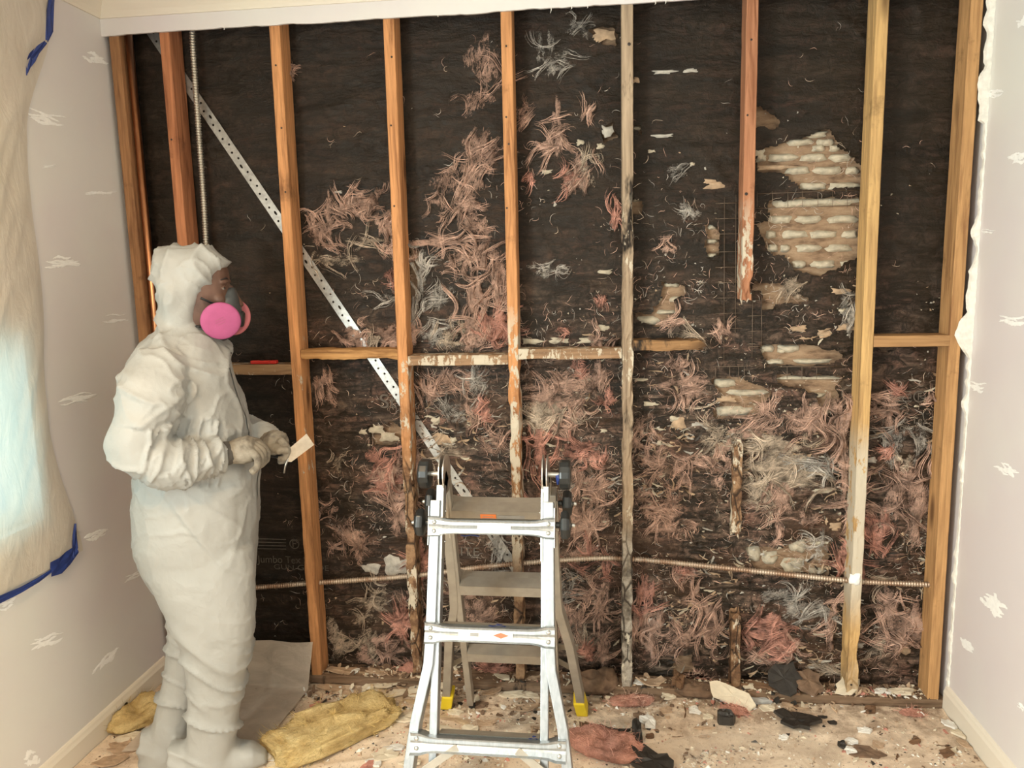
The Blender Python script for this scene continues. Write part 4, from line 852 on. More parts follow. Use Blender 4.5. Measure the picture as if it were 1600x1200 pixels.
# small crumbs of plaster and shreds of torn felt stuck to the paper
def crumbs(N, px, py, lo, hi, rng, yfun, mats, mi, name, label, parent_kind='stuff'):
    V = []; F = []; MI = []
    for k in range(N):
        c = yfun(k); m_ = int(rng.integers(4, 7)); s = rng.uniform(lo, hi)*(1 if rng.uniform() < .85 else 2.0); a = np.sort(rng.uniform(0, 2*PH, m_)); asp = rng.uniform(.35, 1)
        b = len(V)
        for q in a: V.append((c[0]+s*math.cos(q), c[1]-.0005, c[2]+s*asp*math.sin(q)))
        V.append((c[0], c[1]-s*.5, c[2]))
        for j in range(m_): F.append((b+j, b+(j+1) % m_, b+m_)); MI.append(mi[k])
    return tag(mesh_obj(name, V, F, None, mats=mats, mi=MI, origin=(0, 0, 0)), label, 'crumbs', kind=parent_kind)
N = 2600; px = rng.uniform(420, 1490, N*3); py = rng.uniform(160, 1060, N*3); pr = np.clip((py-250)/600, .06, 1)*np.clip((px-450)/500, .08, 1)*np.where(np.abs(px-1180) < 130, 1.3, .8)
nn = vnoise(np.c_[px/45, py/30, px*0], 95); keep = rng.uniform(0, 1, N*3) < pr*np.clip(.3+1.4*nn, 0, 1); px = px[keep][:N]; py = py[keep][:N]; n = len(px)
C = np.array([at(a, b, .095) for a, b in zip(px, py)]); Yc = paper_y(C[:, 0], C[:, 2]); Cc = np.c_[C[:, 0], Yc, C[:, 2]]
crumbs(n, px, py, .0015, .0055, rng, lambda k: Cc[k], [M['mortar'], M['tanflake'], M['greyflake']], list(rng.choice(3, n, p=[.4, .3, .3])), 'plaster_crumbs', 'tiny pale plaster and felt crumbs stuck across the black paper')

# small curled shreds of torn felt and paper, too many to count
N = 1100; px = rng.uniform(640, 1490, N*4); py = rng.uniform(520, 1055, N*4); pr = np.where((px > 985) & (px < 1340), 1.0, .45)*np.where(py > 600, 1, .5)
nn = vnoise(np.c_[px/70, py/40, px*0], 97); keep = rng.uniform(0, 1, N*4) < pr*np.clip(.35+1.2*nn, 0, 1); px = px[keep][:N]; py = py[keep][:N]; n = len(px); K = 7
C = np.array([at(a_, b_, .095) for a_, b_ in zip(px, py)]); an = rng.normal(0, .45, n)+PH*rng.integers(0, 2, n); Pth = wander(C[:, [0, 2]], an, rng.uniform(.012, .055, n), K, rng, .10)
U, Z = Pth[..., 0], np.clip(Pth[..., 1], .03, 2.5); wd = rng.uniform(.002, .0085, n)
Yb = paper_y(U.ravel(), Z.ravel()).reshape(n, K); lift = rng.uniform(.002, .016, (n, 1))*np.linspace(0, 1, K)[None]**1.5+.002
A = np.stack([U, Yb-.002, Z], 2); d = np.gradient(A, axis=1); pe = np.stack([-d[..., 2], d[..., 0]*0, d[..., 0]], 2); pe /= np.linalg.norm(pe, axis=2, keepdims=True)+1e-9
tp = (np.sin(np.linspace(.2, PH-.05, K))**.6)[None, :, None]*rng.uniform(.5, 1.3, (n, K, 1)); B = A+pe*wd[:, None, None]*tp; B[..., 1] -= lift
V = np.stack([A, (A+B)/2-np.array([0, .0015, 0]), B], 2).reshape(-1, 3); i = (np.arange(n)[:, None]*K*3+np.arange(K-1)[None]*3).ravel()
F = np.r_[np.c_[i, i+3, i+4, i+1], np.c_[i+1, i+4, i+5, i+2]]; ty = rng.choice(4, n, p=[.42, .22, .2, .16]); mi = np.r_[np.repeat(ty, K-1), np.repeat(ty, K-1)]
M['blackfelt'] = simple('black_felt_shred', (.03, .022, .016), .6)
tag(mesh_obj('torn_felt_shreds', V, F, None, mats=[M['tanflake'], M['mortar'], M['blackfelt'], M['greyflake']], mi=mi, origin=(0, 0, 0), smooth=True), 'curled shreds of torn tan and black felt hanging on the lower wall', 'shreds', kind='stuff')
# ------------------------------------------------------------------ drop cloth over the floor
def cloth_h(x, y):
    x = np.asarray(x, float); y = np.asarray(y, float); o = np.zeros_like(x)
    a = 1-np.abs(vnoise(np.c_[x*2.2+y*1.2+3, y*9-x*2.0, o], 121))*2; b = fbm(np.c_[x*5, y*13, o+4], 123, 3); c = 1-np.abs(vnoise(np.c_[x*6+8, y*15+x*4, o], 125))*2
    return .0035+.0085*np.maximum(a-.25, 0)**1.5+.0025*(b+.6)+.0035*np.maximum(c-.45, 0)
gx = np.linspace(XL+.016, XR-.016, 300); gy = np.linspace(-1.6, -.008, 190); AX, AY = np.meshgrid(gx, gy)
idx = np.arange(AX.size).reshape(AX.shape); Q = np.c_[idx[:-1, :-1].ravel(), idx[:-1, 1:].ravel(), idx[1:, 1:].ravel(), idx[1:, :-1].ravel()]
m = NT('dusty_drop_cloth', .6, 0, .35); w = m.coord((1, 1, 1), rand=False)
dn = m.noise(w, 7, 6, .68, .5); fine = m.noise(w, 90, 5, .75)
c = m.ramp(m.noise(w, 2.2, 4), [(.35, (.74, .58, .43)), (.65, (.80, .66, .51))])
c = m.mix(m.ramp(dn, [(.48, 0.0), (.68, .7)]), c, (.36, .245, .165)); c = m.mix(m.ramp(fine, [(.58, 0.0), (.66, .8)]), c, (.20, .13, .085)); c = m.mix(m.math('MULTIPLY', m.zone(m.sep(w, 1), .62, .98), m.ramp(m.noise(w, 16, 6, .7), [(.42, 0.0), (.6, .8)])), c, (.22, .14, .09))
c = m.mix(m.ramp(m.noise(m.coord((1, 1, 1), rand=False), 130, 3), [(.66, 0.0), (.70, .8)]), c, (.78, .71, .60))
m.col(c); m.bump(m.math('ADD', dn, m.math('MULTIPLY', fine, .5)), .4, .008); M['cloth'] = m.mat
tag(mesh_obj('drop_cloth', np.c_[AX.ravel(), AY.ravel(), cloth_h(AX.ravel(), AY.ravel())], Q, M['cloth'], smooth=True, origin=(XL, -1, 0)), 'dusty beige wrinkled drop cloth spread over the floor', 'drop cloth')
# grey poly sheet folded up against the wall beside the person
m = NT('grey_poly_sheet', .35, 0, .45); w = m.coord((1, 1, 1), rand=False); m.col(m.ramp(m.noise(m.coord((2, 3, 5), rand=False), 4, 5, .6, 1), [(.3, (.50, .41, .325)), (.7, (.70, .585, .47))])); m.bump(m.noise(w, 14, 5, .6, .8), .4, .012)
tr = m.n.new('ShaderNodeBsdfTransparent'); mx = m.n.new('ShaderNodeMixShader'); mx.inputs[0].default_value = .22; m.t.links.new(m.b.outputs[0], mx.inputs[1]); m.t.links.new(tr.outputs[0], mx.inputs[2]); m.t.links.new(mx.outputs[0], m.n['Material Output'].inputs[0]); M['poly'] = m.mat
V = []; nu, nv = 40, 50
for j in range(nv+1):
    t = j/nv
    for i in range(nu+1):
        s = i/nu; x = .34+s*(.43+.05*t)-.03*(1-s)
        L = t*.62; y0 = -.50+.02*math.sin(s*5)
        if L < .44: y = y0+L; z = .014
        else: y = y0+.44+(L-.44)*.25; z = .014+(L-.44)*.98*(1-.18*(1-s))
        V.append((x, y, z))
V = np.array(V); nn = fbm(np.c_[V[:, 0]*7, V[:, 1]*9, V[:, 2]*7], 131, 3); V[:, 2] += .006*(nn+.8)+.004*np.maximum(0, fbm(np.c_[V[:, 0]*20, V[:, 1]*9, V[:, 2]*9], 133)); V[:, 1] = np.minimum(V[:, 1]+.012*nn, -.012)
flat = V[:, 2] < .035; V[flat, 2] = np.maximum(V[flat, 2], cloth_h(V[flat, 0], V[flat, 1])+.004)
idx = np.arange(len(V)).reshape(nv+1, nu+1); Q = np.c_[idx[:-1, :-1].ravel(), idx[:-1, 1:].ravel(), idx[1:, 1:].ravel(), idx[1:, :-1].ravel()]
tag(mesh_obj('poly_sheet', V, Q, M['poly'], smooth=True), 'grey translucent poly sheet folded up against the wall base beside the person', 'plastic sheet')
# ------------------------------------------------------------------ debris pieces
M['drywall'] = simple('cream_drywall_scrap', (.66, .57, .43), .9, 0, .12, 30, .3); M['white'] = simple('white_plaster_scrap', (.74, .71, .65), .85, 0, .1, 40, .3); M['tan'] = simple('tan_paper_scrap', (.46, .32, .21), .85, 0, .25, 30, .3)
M['bark'] = wood('rotten_wood_scrap', (.20, .11, .06), (.06, .035, .02), 'x', charred=.1); M['lath'] = wood('tan_wood_scrap', (.50, .36, .22), (.24, .15, .085), 'x'); M['blackscrap'] = simple('black_felt_scrap', (.028, .024, .020), .5, 0, .4, 30, .4); M['greyd'] = simple('grey_stone_scrap', (.40, .39, .37), .8, 0, .2, 30, .3)
M['dirt'] = simple('brown_dirt', (.17, .105, .065), .95, 0, .4, 30, .5); M['pinkscrap'] = simple('pink_fibre_scrap', (.50, .22, .165), 1.0, 0, .35, 30, .8)
def base_h(x, y): return float(cloth_h(np.array([x]), np.array([y]))[0]) if y < -.006 else .040
def slab(name, px, py, wp, hp, ang, mat, label, cat, group=None, th=.006, curl=.0, seed=0, rag=.28, lift=0.0, n=13, tilt=None, pos=None):
    """irregular flat fragment lying on the floor at pixel (px,py); wp = length, hp = breadth in photo pixels"""
    z0 = .02 if py > 1085 else .03; c = atZ(px, py, z0*.6)
    if c[1] > -.006: c = at(px, py, .03)
    if pos is not None: c = np.array([pos[0], pos[1], 0.0])
    d = math.hypot(c[1]-CAM[1], c[0]-CAM[0]); k = d*1.13/FPX; L = wp*k; B = hp*k*1.75; r = random.Random(seed*7+int(px*3+py)); a0 = math.radians(ang)
    ca, sa = math.cos(a0), math.sin(a0); rim = []
    for j in range(n):
        a = 2*PH*j/n; e = .7; q = 1+r.uniform(-rag, rag); rim.append((math.copysign(abs(math.cos(a))**e, math.cos(a))*L/2*q, math.copysign(abs(math.sin(a))**e, math.sin(a))*B/2*q))
    rings = [1.0, .66, .33]; V = []; tl = (r.uniform(-.12, .12), r.uniform(-.12, .12)) if tilt is None else tilt
    def P(u, v, h): return (c[0]+u*ca-v*sa, c[1]+u*sa+v*ca, h+tl[0]*u+tl[1]*v+curl*(u/L*2)**2*L*.25+r.uniform(-.12, .12)*th)
    for sgn in (0, 1):
        for q in rings:
            for (u, v) in rim: V.append(P(u*q, v*q, sgn*th*(1+.25*math.sin(u*90+v*70))))
        V.append(P(0, 0, sgn*th))
    m_ = 3*n+1; F = []
    for sgn in (0, 1):
        b = sgn*m_
        for k_ in range(2):
            for j in range(n): F.append((b+k_*n+j, b+k_*n+(j+1) % n, b+(k_+1)*n+(j+1) % n, b+(k_+1)*n+j))
        for j in range(n): F.append((b+2*n+j, b+2*n+(j+1) % n, b+3*n))
    for j in range(n): F.append((j, m_+j, m_+(j+1) % n, (j+1) % n))
    V = np.array(V); V[:, 2] += base_h(c[0], c[1])-V[:, 2].min()-.0012+lift
    V[:, 0] = np.clip(V[:, 0], XL+.018, XR-.018)
    o = mesh_obj(name, V, F, mat); return tag(o, label, cat, group)
def splinter(name, px, py, L, wd, ang, mat, label, cat='wood scrap', group=None, seed=0, rise=0.0, lift=0.0):
    r = random.Random(seed+int(px)); c = atZ(px, py, .02); c = c if c[1] < -.006 else at(px, py, .03); a0 = math.radians(ang); n = 9; V = []
    k = math.hypot(c[1]-CAM[1], c[0]-CAM[0])*1.1/FPX; L *= k; wd *= k
    for j in range(n):
        t = j/(n-1)-.5; w_ = wd*(.5+.25*math.sin(j*1.9+seed))*(1 if 0 < j < n-1 else .35); h_ = wd*.35*(1 if 0 < j < n-1 else .4); bow = .03*L*math.sin(t*5+seed)
        for (u, v) in ((-1, 0), (1, 0), (.8, 1), (-.7, .8)):
            V.append((c[0]+t*L*math.cos(a0)-(u*w_/2+bow)*math.sin(a0), c[1]+t*L*math.sin(a0)+(u*w_/2+bow)*math.cos(a0), v*h_+(t+.5)*rise+r.uniform(0, .001)))
    F = [(0, 3, 2, 1), tuple((n-1)*4+j for j in range(4))]+[(k_*4+j, k_*4+(j+1) % 4, k_*4+4+(j+1) % 4, k_*4+4+j) for k_ in range(n-1) for j in range(4)]
    V = np.array(V); V[:, 2] += base_h(c[0], c[1])-V[:, 2].min()-.001+lift; V[:, 0] = np.clip(V[:, 0], XL+.018, XR-.018)
    return tag(mesh_obj(name, V, F, mat), label, cat, group)
def fluff(name, px, py, wp, hp, ang, ty, label, hgt=.04, seed=0, batt=False, nf=260, lift=0.0, cat='insulation', group=None, mat=None):
    """soft lump of insulation lying on the floor, body plus loose fibres"""
    rng = np.random.default_rng(seed+int(px)); c = atZ(px, py, hgt*.4); d = math.hypot(c[1]-CAM[1], c[0]-CAM[0]); k = d*1.13/FPX; L = wp*k; B = hp*k*(1.75 if not batt else 1.0); a0 = math.radians(ang); ca, sa = math.cos(a0), math.sin(a0)
    nu, nv = 36, 26; V = []; e = .45 if batt else .8
    for j in range(nv+1):
        th = -PH/2+PH*j/nv
        for i in range(nu):
            ph = 2*PH*i/nu; cx = math.copysign(abs(math.cos(ph))**e, math.cos(ph)); cy = math.copysign(abs(math.sin(ph))**e, math.sin(ph)); r_ = abs(math.cos(th))**e; V.append((cx*r_*L/2, cy*r_*B/2, math.copysign(abs(math.sin(th))**(e), math.sin(th))*hgt/2))
    V = np.array(V); nn = fbm(V*np.array([1, 1, 1.3])*26+seed, seed, 4); n2 = fbm(V*75+seed, seed+3, 3)
    rad = V/(np.linalg.norm(V, axis=1, keepdims=True)+1e-9); V = V+rad*(nn*min(L, B)*.17+n2*.010)[:, None]; V[:, 2] += hgt*.35*nn
    W_ = np.c_[c[0]+V[:, 0]*ca-V[:, 1]*sa, c[1]+V[:, 0]*sa+V[:, 1]*ca, V[:, 2]]; bh = cloth_h(W_[:, 0], np.minimum(W_[:, 1], -.008)); W_[:, 2] += hgt*.5; W_[:, 2] = np.maximum(W_[:, 2], 0)+bh+lift-.001
    W_[:, 1] = np.minimum(W_[:, 1], -.008 if c[1] < -.02 else .08); W_[:, 0] = np.clip(W_[:, 0], XL+.018, XR-.018)
    F = [(j*nu+i, j*nu+(i+1) % nu, (j+1)*nu+(i+1) % nu, (j+1)*nu+i) for j in range(nv) for i in range(nu)]; MI = [0]*len(F)
    sel = rng.integers(nu*3, len(W_), nf); st = W_[sel]; K = 7; cen = W_.mean(0); dirn = st-cen; dirn /= np.linalg.norm(dirn, axis=1, keepdims=True)+1e-9; dirn += rng.normal(0, .7, dirn.shape); P = np.zeros((nf, K, 3)); P[:, 0] = st
    ln = rng.uniform(.012, .05, nf)[:, None]/K
    for q in range(1, K): dirn = dirn+rng.normal(0, .25, dirn.shape); P[:, q] = P[:, q-1]+dirn/(np.linalg.norm(dirn, axis=1, keepdims=True)+1e-9)*ln
    P[..., 2] = np.maximum(P[..., 2], .008); P[..., 1] = np.minimum(P[..., 1], -.003 if c[1] < -.02 else .085); P[..., 0] = np.clip(P[..., 0], XL+.018, XR-.018); rv, rf = ribbons(P, rng.uniform(.0004, .0013, nf), rng, np.array([-.1, -.8, .5])); n0 = len(W_); F += [tuple(x) for x in (rf+n0)]; MI += [1]*len(rf)
    o = mesh_obj(name, np.r_[W_, rv], F, None, mats=[mat or M['fib'+ty], M['fib'+ty]], mi=MI, smooth=True); return tag(o, label, cat, group)
m = NT('yellow_fibreglass', 1.0, 0, .1); v = m.coord((1, 1, 1)); big = m.noise(v, 10, 5, .65); fi = m.noise(m.coord((1, 1, 3)), 60, 5, .7, 1.5)
c = m.ramp(big, [(.28, (.42, .27, .11)), (.42, (.72, .52, .23)), (.6, (.88, .69, .34)), (.8, (.92, .76, .44))]); c = m.mix(m.ramp(fi, [(.35, .4), (.52, 0.0)]), c, (.36, .23, .09)); m.col(c); m.bump(fi, .8, .012); M['yfib'] = m.mat
m = NT('pink_fibreglass', 1.0, 0, .1); v = m.coord((1, 1, 1)); big = m.noise(v, 14, 5, .65); fi = m.noise(m.coord((1, 1, 2)), 60, 5, .7, 1.5)
c = m.ramp(big, [(.28, (.20, .10, .075)), (.5, (.56, .27, .20)), (.75, (.68, .37, .28))]); c = m.mix(m.ramp(fi, [(.35, .6), (.55, 0.0)]), c, (.28, .13, .09)); m.col(c); m.bump(fi, .8, .012); M['pfib'] = m.mat
fluff('insulation_batt', 522, 1140, 190, 92, 47, 'Y', 'yellow fibreglass batt lying on the drop cloth between the person and ladder', .062, 3, True, 1300, mat=M['yfib'])
fluff('insulation_lump', 215, 1118, 84, 40, 52, 'Y', 'brownish yellow insulation lump against the baseboard behind the person', .05, 4, False, 400, mat=M['yfib'])
fluff('insulation_lump', 945, 1168, 60, 62, 70, 'S', 'large salmon pink insulation lump on the floor right of the ladder', .055, 5, False, 300, mat=M['pfib'])
fluff('insulation_lump', 776, 1050, 54, 20, 4, 'S', 'salmon pink insulation lump lying behind the ladder rungs', .05, 6, False, 260, mat=M['pfib'])
fluff('insulation_lump', 640, 1052, 22, 26, 60, 'S', 'small red pink insulation wedge beside the ladder rail', .05, 7, False, 120, mat=M['pfib'])
fluff('insulation_lump', 1150, 1112, 38, 13, -10, 'S', 'small salmon pink fibre lump in front of the cream drywall shard', .022, 8, False, 120, mat=M['pfib'])
fluff('insulation_lump', 985, 1098, 66, 15, 8, 'P', 'flattened dusty pink fibre mat near the ladder foot', .022, 9, False, 200, mat=M['pfib'])
fluff('insulation_lump', 1425, 1118, 30, 9, 0, 'S', 'thin pink fibre scrap near the corner of the grey wall', .012, 10, False, 80, mat=M['pfib'])
fluff('insulation_lump', 1088, 1060, 26, 22, 60, 'P', 'brownish pink fibre curl beside the rotten stump', .05, 11, False, 150, mat=M['pfib'])
fluff('insulation_lump', 955, 1052, 22, 20, 40, 'P', 'brownish pink fibre tuft at the foot of the crumbling stud', .045, 12, False, 120, mat=M['pfib'])
fluff('dirt_heap', 925, 1068, 50, 40, 80, 'D', 'dark brown dirt heap behind the yellow ladder foot', .07, 13, False, 60, cat='dirt', mat=M['dirt'])
fluff('dirt_heap', 1085, 1080, 70, 20, 0, 'D', 'brown dirt heap in front of the rotten stump', .04, 14, False, 60, cat='dirt', mat=M['dirt'])
slab('drywall_shard', 1146, 1083, 58, 12, -14, M['drywall'], 'cream torn drywall shard lying against the rotten debris', 'drywall scrap', th=.006, seed=1, rag=.26, tilt=(-.28, .85), lift=.0, pos=(at(1146, 1078, -.03)[0], -.045))
slab('stone_slab', 1163, 1093, 68, 11, -6, M['greyd'], 'long pale grey plaster slab in front of the cream drywall shard', 'plaster scrap', th=.012, seed=2)
slab('drywall_shard', 1322, 1088, 26, 17, -45, M['drywall'], 'cream drywall shard leaning at the white flaked stud', 'drywall scrap', th=.004, seed=3, tilt=(0, .5))
slab('felt_scrap', 1245, 1131, 46, 24, -40, M['blackscrap'], 'crumpled black felt scrap on the open drop cloth', 'felt scrap', th=.012, seed=4, rag=.4, curl=.3)
slab('felt_scrap', 1352, 1174, 46, 13, -12, M['dirt'], 'dark brown leaf shaped felt scrap near the white chip', 'felt scrap', th=.006, seed=5)
slab('plaster_chip', 1328, 1172, 14, 9, 30, M['white'], 'white plaster chip touching the dark leaf shaped scrap', 'plaster scrap', th=.008, seed=6)
slab('plaster_chip', 1014, 1128, 22, 14, 20, M['white'], 'round white plaster chip between black scraps', 'plaster scrap', th=.014, seed=7)
slab('wood_knot', 1135, 1127, 16, 14, 80, M['blackscrap'], 'small upright black knot of charred wood', 'wood scrap', th=.034, seed=8, rag=.15)
slab('wood_knot', 1360, 1111, 14, 7, 0, M['bark'], 'small dark brown wood knot near the bottom plate', 'wood scrap', th=.014, seed=9)
slab('wood_knot', 1316, 1164, 10, 7, 0, M['blackscrap'], 'small round black knot beside white chip', 'wood scrap', th=.012, seed=10)
slab('felt_scrap', 955, 1146, 46, 17, -18, M['blackscrap'], 'black felt scrap lying behind the large salmon lump', 'felt scrap', th=.008, seed=11, curl=.35)
slab('felt_scrap', 996, 1152, 13, 22, 5, M['blackscrap'], 'dark glossy felt strip standing right of the large salmon lump', 'felt scrap', th=.02, seed=12, tilt=(0, .3))
slab('felt_scrap', 1020, 1193, 56, 22, -15, M['blackscrap'], 'large crumpled black felt scrap beside the large salmon lump', 'felt scrap', th=.018, seed=13, rag=.4, curl=.3)
slab('felt_scrap', 920, 1135, 30, 10, -20, M['bark'], 'brown and black felt strip next to the ladder rail', 'felt scrap', th=.006, seed=14, curl=.3)
slab('wood_chunk', 1060, 1085, 18, 16, 0, M['bark'], 'dark rotten wood chunk standing in the rubble', 'wood scrap', th=.03, seed=15); slab('wood_chunk', 1018, 1064, 40, 12, 25, M['tan'], 'curled tan felt strip near the crumbling stud', 'felt scrap', th=.005, seed=16, curl=.6)
slab('felt_scrap', 1225, 1062, 42, 22, 0, M['blackscrap'], 'dark felt scrap leaning on the wall beside the rotten stump', 'felt scrap', th=.006, seed=17, tilt=(0, .7))
slab('felt_scrap', 1262, 1080, 34, 18, 0, M['dirt'], 'dark brown felt scrap in front of the bottom plate', 'felt scrap', th=.014, seed=18, tilt=(0, .5))
for k, (px, py, L, wd, ang, mt, lb) in enumerate([(1205, 1086, 80, 14, -25, 'bark', 'long rotten wood splinter right of the pale grey slab'), (1180, 1078, 60, 12, -12, 'bark', 'rotten wood splinter behind the pale grey slab'), (1225, 1092, 50, 9, -35, 'bark', 'dark wood splinter ending at the bottom plate'),
      (913, 1108, 22, 4, -55, 'bark', 'thin dark splinter on the clean cloth beside the yellow foot'), (1013, 1182, 40, 7, -40, 'blackscrap', 'dark strip leaning over the crumpled black felt'), (1070, 1105, 40, 4, 85, 'bark', 'thin upright stick in the rubble'),
      (1402, 1178, 18, 5, 60, 'bark', 'short dark stick near the grey wall'), (1480, 1163, 26, 4, -18, 'bark', 'thin dark twig near the grey wall baseboard'), (700, 1120, 76, 12, -12, 'lath', 'broken tan lath lying behind the ladder rail'), (655, 1095, 60, 12, -14, 'lath', 'broken tan lath left of the ladder rail'),
      (560, 1056, 90, 6, 3, 'lath', 'thin tan lath along the bottom plate'), (1060, 1066, 90, 8, 8, 'bark', 'dark plank remnant along the bottom plate'), (1060, 1145, 22, 3, 5, 'bark', 'small brown twig on the open cloth'), (1470, 1120, 20, 3, 70, 'tan', 'tan sliver by the grey wall corner')]):
    splinter('wood_splinter' if mt != 'blackscrap' else 'felt_strip', px, py, L, wd, ang, M[mt], lb, seed=k, rise=.012 if k in (4,) else 0)
# many flat cream fragments left of the ladder and behind it
frag = [(600, 1068, 40, 10, 5, 'drywall'), (640, 1078, 46, 9, -20, 'tan'), (612, 1082, 36, 10, 30, 'drywall'), (668, 1078, 50, 18, 15, 'drywall'), (575, 1072, 18, 8, 0, 'drywall'), (556, 1066, 12, 6, 0, 'white'), (590, 1058, 30, 8, -10, 'tan'), (540, 1060, 44, 9, 10, 'tan'), (654, 1060, 20, 14, 60, 'drywall'),
        (630, 1122, 44, 12, 0, 'drywall'), (650, 1134, 30, 8, 20, 'tan'), (600, 1180, 36, 14, 40, 'drywall'), (585, 1190, 26, 10, -20, 'white'), (618, 1168, 30, 9, 15, 'white'), (640, 1190, 30, 10, 0, 'drywall'), (690, 1140, 44, 12, -10, 'drywall'), (735, 1142, 24, 12, 20, 'drywall'), (760, 1128, 26, 9, 0, 'tan'),
        (800, 1086, 34, 9, 15, 'drywall'), (822, 1082, 40, 8, -6, 'drywall'), (768, 1078, 30, 8, 20, 'tan'), (786, 1074, 24, 7, -10, 'drywall'), (835, 1074, 20, 7, 0, 'tan'), (750, 1100, 24, 7, 10, 'dirt'), (818, 1106, 44, 10, 4, 'tan'), (712, 1112, 26, 8, -12, 'drywall'), (700, 1088, 36, 10, 30, 'tan'),
        (545, 1080, 26, 7, 0, 'tan'), (520, 1072, 36, 8, 8, 'tan'), (1000, 1075, 18, 8, 0, 'white'), (1045, 1090, 20, 8, 30, 'drywall'), (1085, 1110, 16, 8, 0, 'white'), (1040, 1108, 18, 9, 20, 'tan'), (1105, 1118, 14, 6, 0, 'drywall'), (1200, 1106, 20, 7, 0, 'drywall'), (1230, 1100, 14, 6, 10, 'tan'),
        (1352, 1142, 20, 6, -15, 'white'), (1330, 1158, 14, 8, 20, 'white'), (1224, 1152, 12, 6, 0, 'white'), (1255, 1108, 22, 5, 0, 'tan'), (1100, 1150, 14, 5, 0, 'tan'), (1485, 1132, 22, 9, -40, 'white'), (1500, 1146, 24, 8, -50, 'drywall'), (1510, 1160, 20, 7, -50, 'tan'), (1372, 1162, 14, 8, 0, 'tan'), (1430, 1158, 14, 5, 20, 'bark'), (1478, 1176, 18, 7, 20, 'bark'), (1300, 1128, 10, 5, 0, 'blackscrap'), (1285, 1120, 12, 3, 0, 'blackscrap'),
        (175, 1190, 40, 14, 30, 'tan'), (200, 1172, 40, 10, 30, 'tan'), (205, 1152, 34, 9, 20, 'drywall'), (190, 1160, 26, 10, 40, 'tan'), (225, 1098, 20, 8, 50, 'white'), (425, 1182, 14, 12, 20, 'white'), (440, 1178, 26, 10, 40, 'tan'), (430, 1195, 20, 8, 0, 'drywall'), (575, 1195, 20, 8, 60, 'pinkscrap'), (498, 1104, 16, 14, 60, 'pinkscrap'), (955, 1100, 14, 6, 0, 'tan'), (1000, 1117, 16, 9, 50, 'dirt'), (1022, 1092, 24, 8, 0, 'dirt'), (1015, 1150, 12, 5, 20, 'bark'), (1098, 1136, 30, 4, 8, 'tan'),
        (1410, 1045, 26, 8, 0, 'drywall'), (1380, 1052, 22, 6, 0, 'white'), (1350, 1048, 20, 7, 10, 'tan'), (1270, 1062, 20, 9, 10, 'white'), (1258, 1070, 14, 7, 0, 'drywall'), (955, 1060, 10, 7, 0, 'white'), (1170, 1060, 16, 6, 0, 'drywall')]
FN = dict(drywall='cream drywall', tan='tan paper', white='white plaster', dirt='dark crumbly', bark='dark wood', blackscrap='black felt', pinkscrap='pink fibre')
def zone_of(px, py):
    if px < 260: return 'by the left baseboard behind the person'
    if px < 470: return 'beside the shoe cover of the person'
    if px < 665: return 'around the yellow batt and the ladder rail'
    if px < 900: return 'on the floor under the ladder'
    if py < 1068 and px > 1240: return 'on the bottom plate near the flaked stud'
    if px < 1140: return 'on the cloth near the salmon lump'
    if px < 1400: return 'on the cloth near the black felt scrap'
    return 'by the grey wall baseboard'
for k, (px, py, wp, hp, ang, mt) in enumerate(frag):
    lb = '%s %s fragment %s' % ('sizeable' if wp >= 30 else 'small', FN[mt], zone_of(px, py))
    slab('debris_fragment', px, py, wp, hp, ang, M[mt], lb, 'debris', lb, th=.004 if mt in ('tan', 'blackscrap') else .007, seed=40+k, curl=.25 if mt == 'tan' else 0)
# clear film lying over the cloth at the right of the ladder
V = []; nu = 30
for j in range(21):
    for i in range(nu+1):
        q = atZ(985+(i/nu)*330, 1172+j*5.5-22*math.sin(PH*i/nu)*(1-j/20), 0); V.append((q[0], q[1], 0))
V = np.array(V); V[:, 2] = cloth_h(V[:, 0], V[:, 1])+.004+.008*np.maximum(0, fbm(np.c_[V[:, 0]*7, V[:, 1]*9, V[:, 0]*0], 141)); idx = np.arange(len(V)).reshape(21, nu+1)
m = NT('milky_film', .4, 0, .4); m.col(m.ramp(m.noise(m.coord((1, 1, 1), rand=False), 8, 4), [(.3, (.78, .66, .52)), (.7, (.86, .76, .62))])); m.set('Alpha', .26); M['film'] = m.mat
tag(mesh_obj('plastic_film', V, np.c_[idx[:-1, :-1].ravel(), idx[:-1, 1:].ravel(), idx[1:, 1:].ravel(), idx[1:, :-1].ravel()], M['film'], smooth=True), 'thin milky plastic film lying over the cloth beside the crumpled black felt', 'plastic sheet')
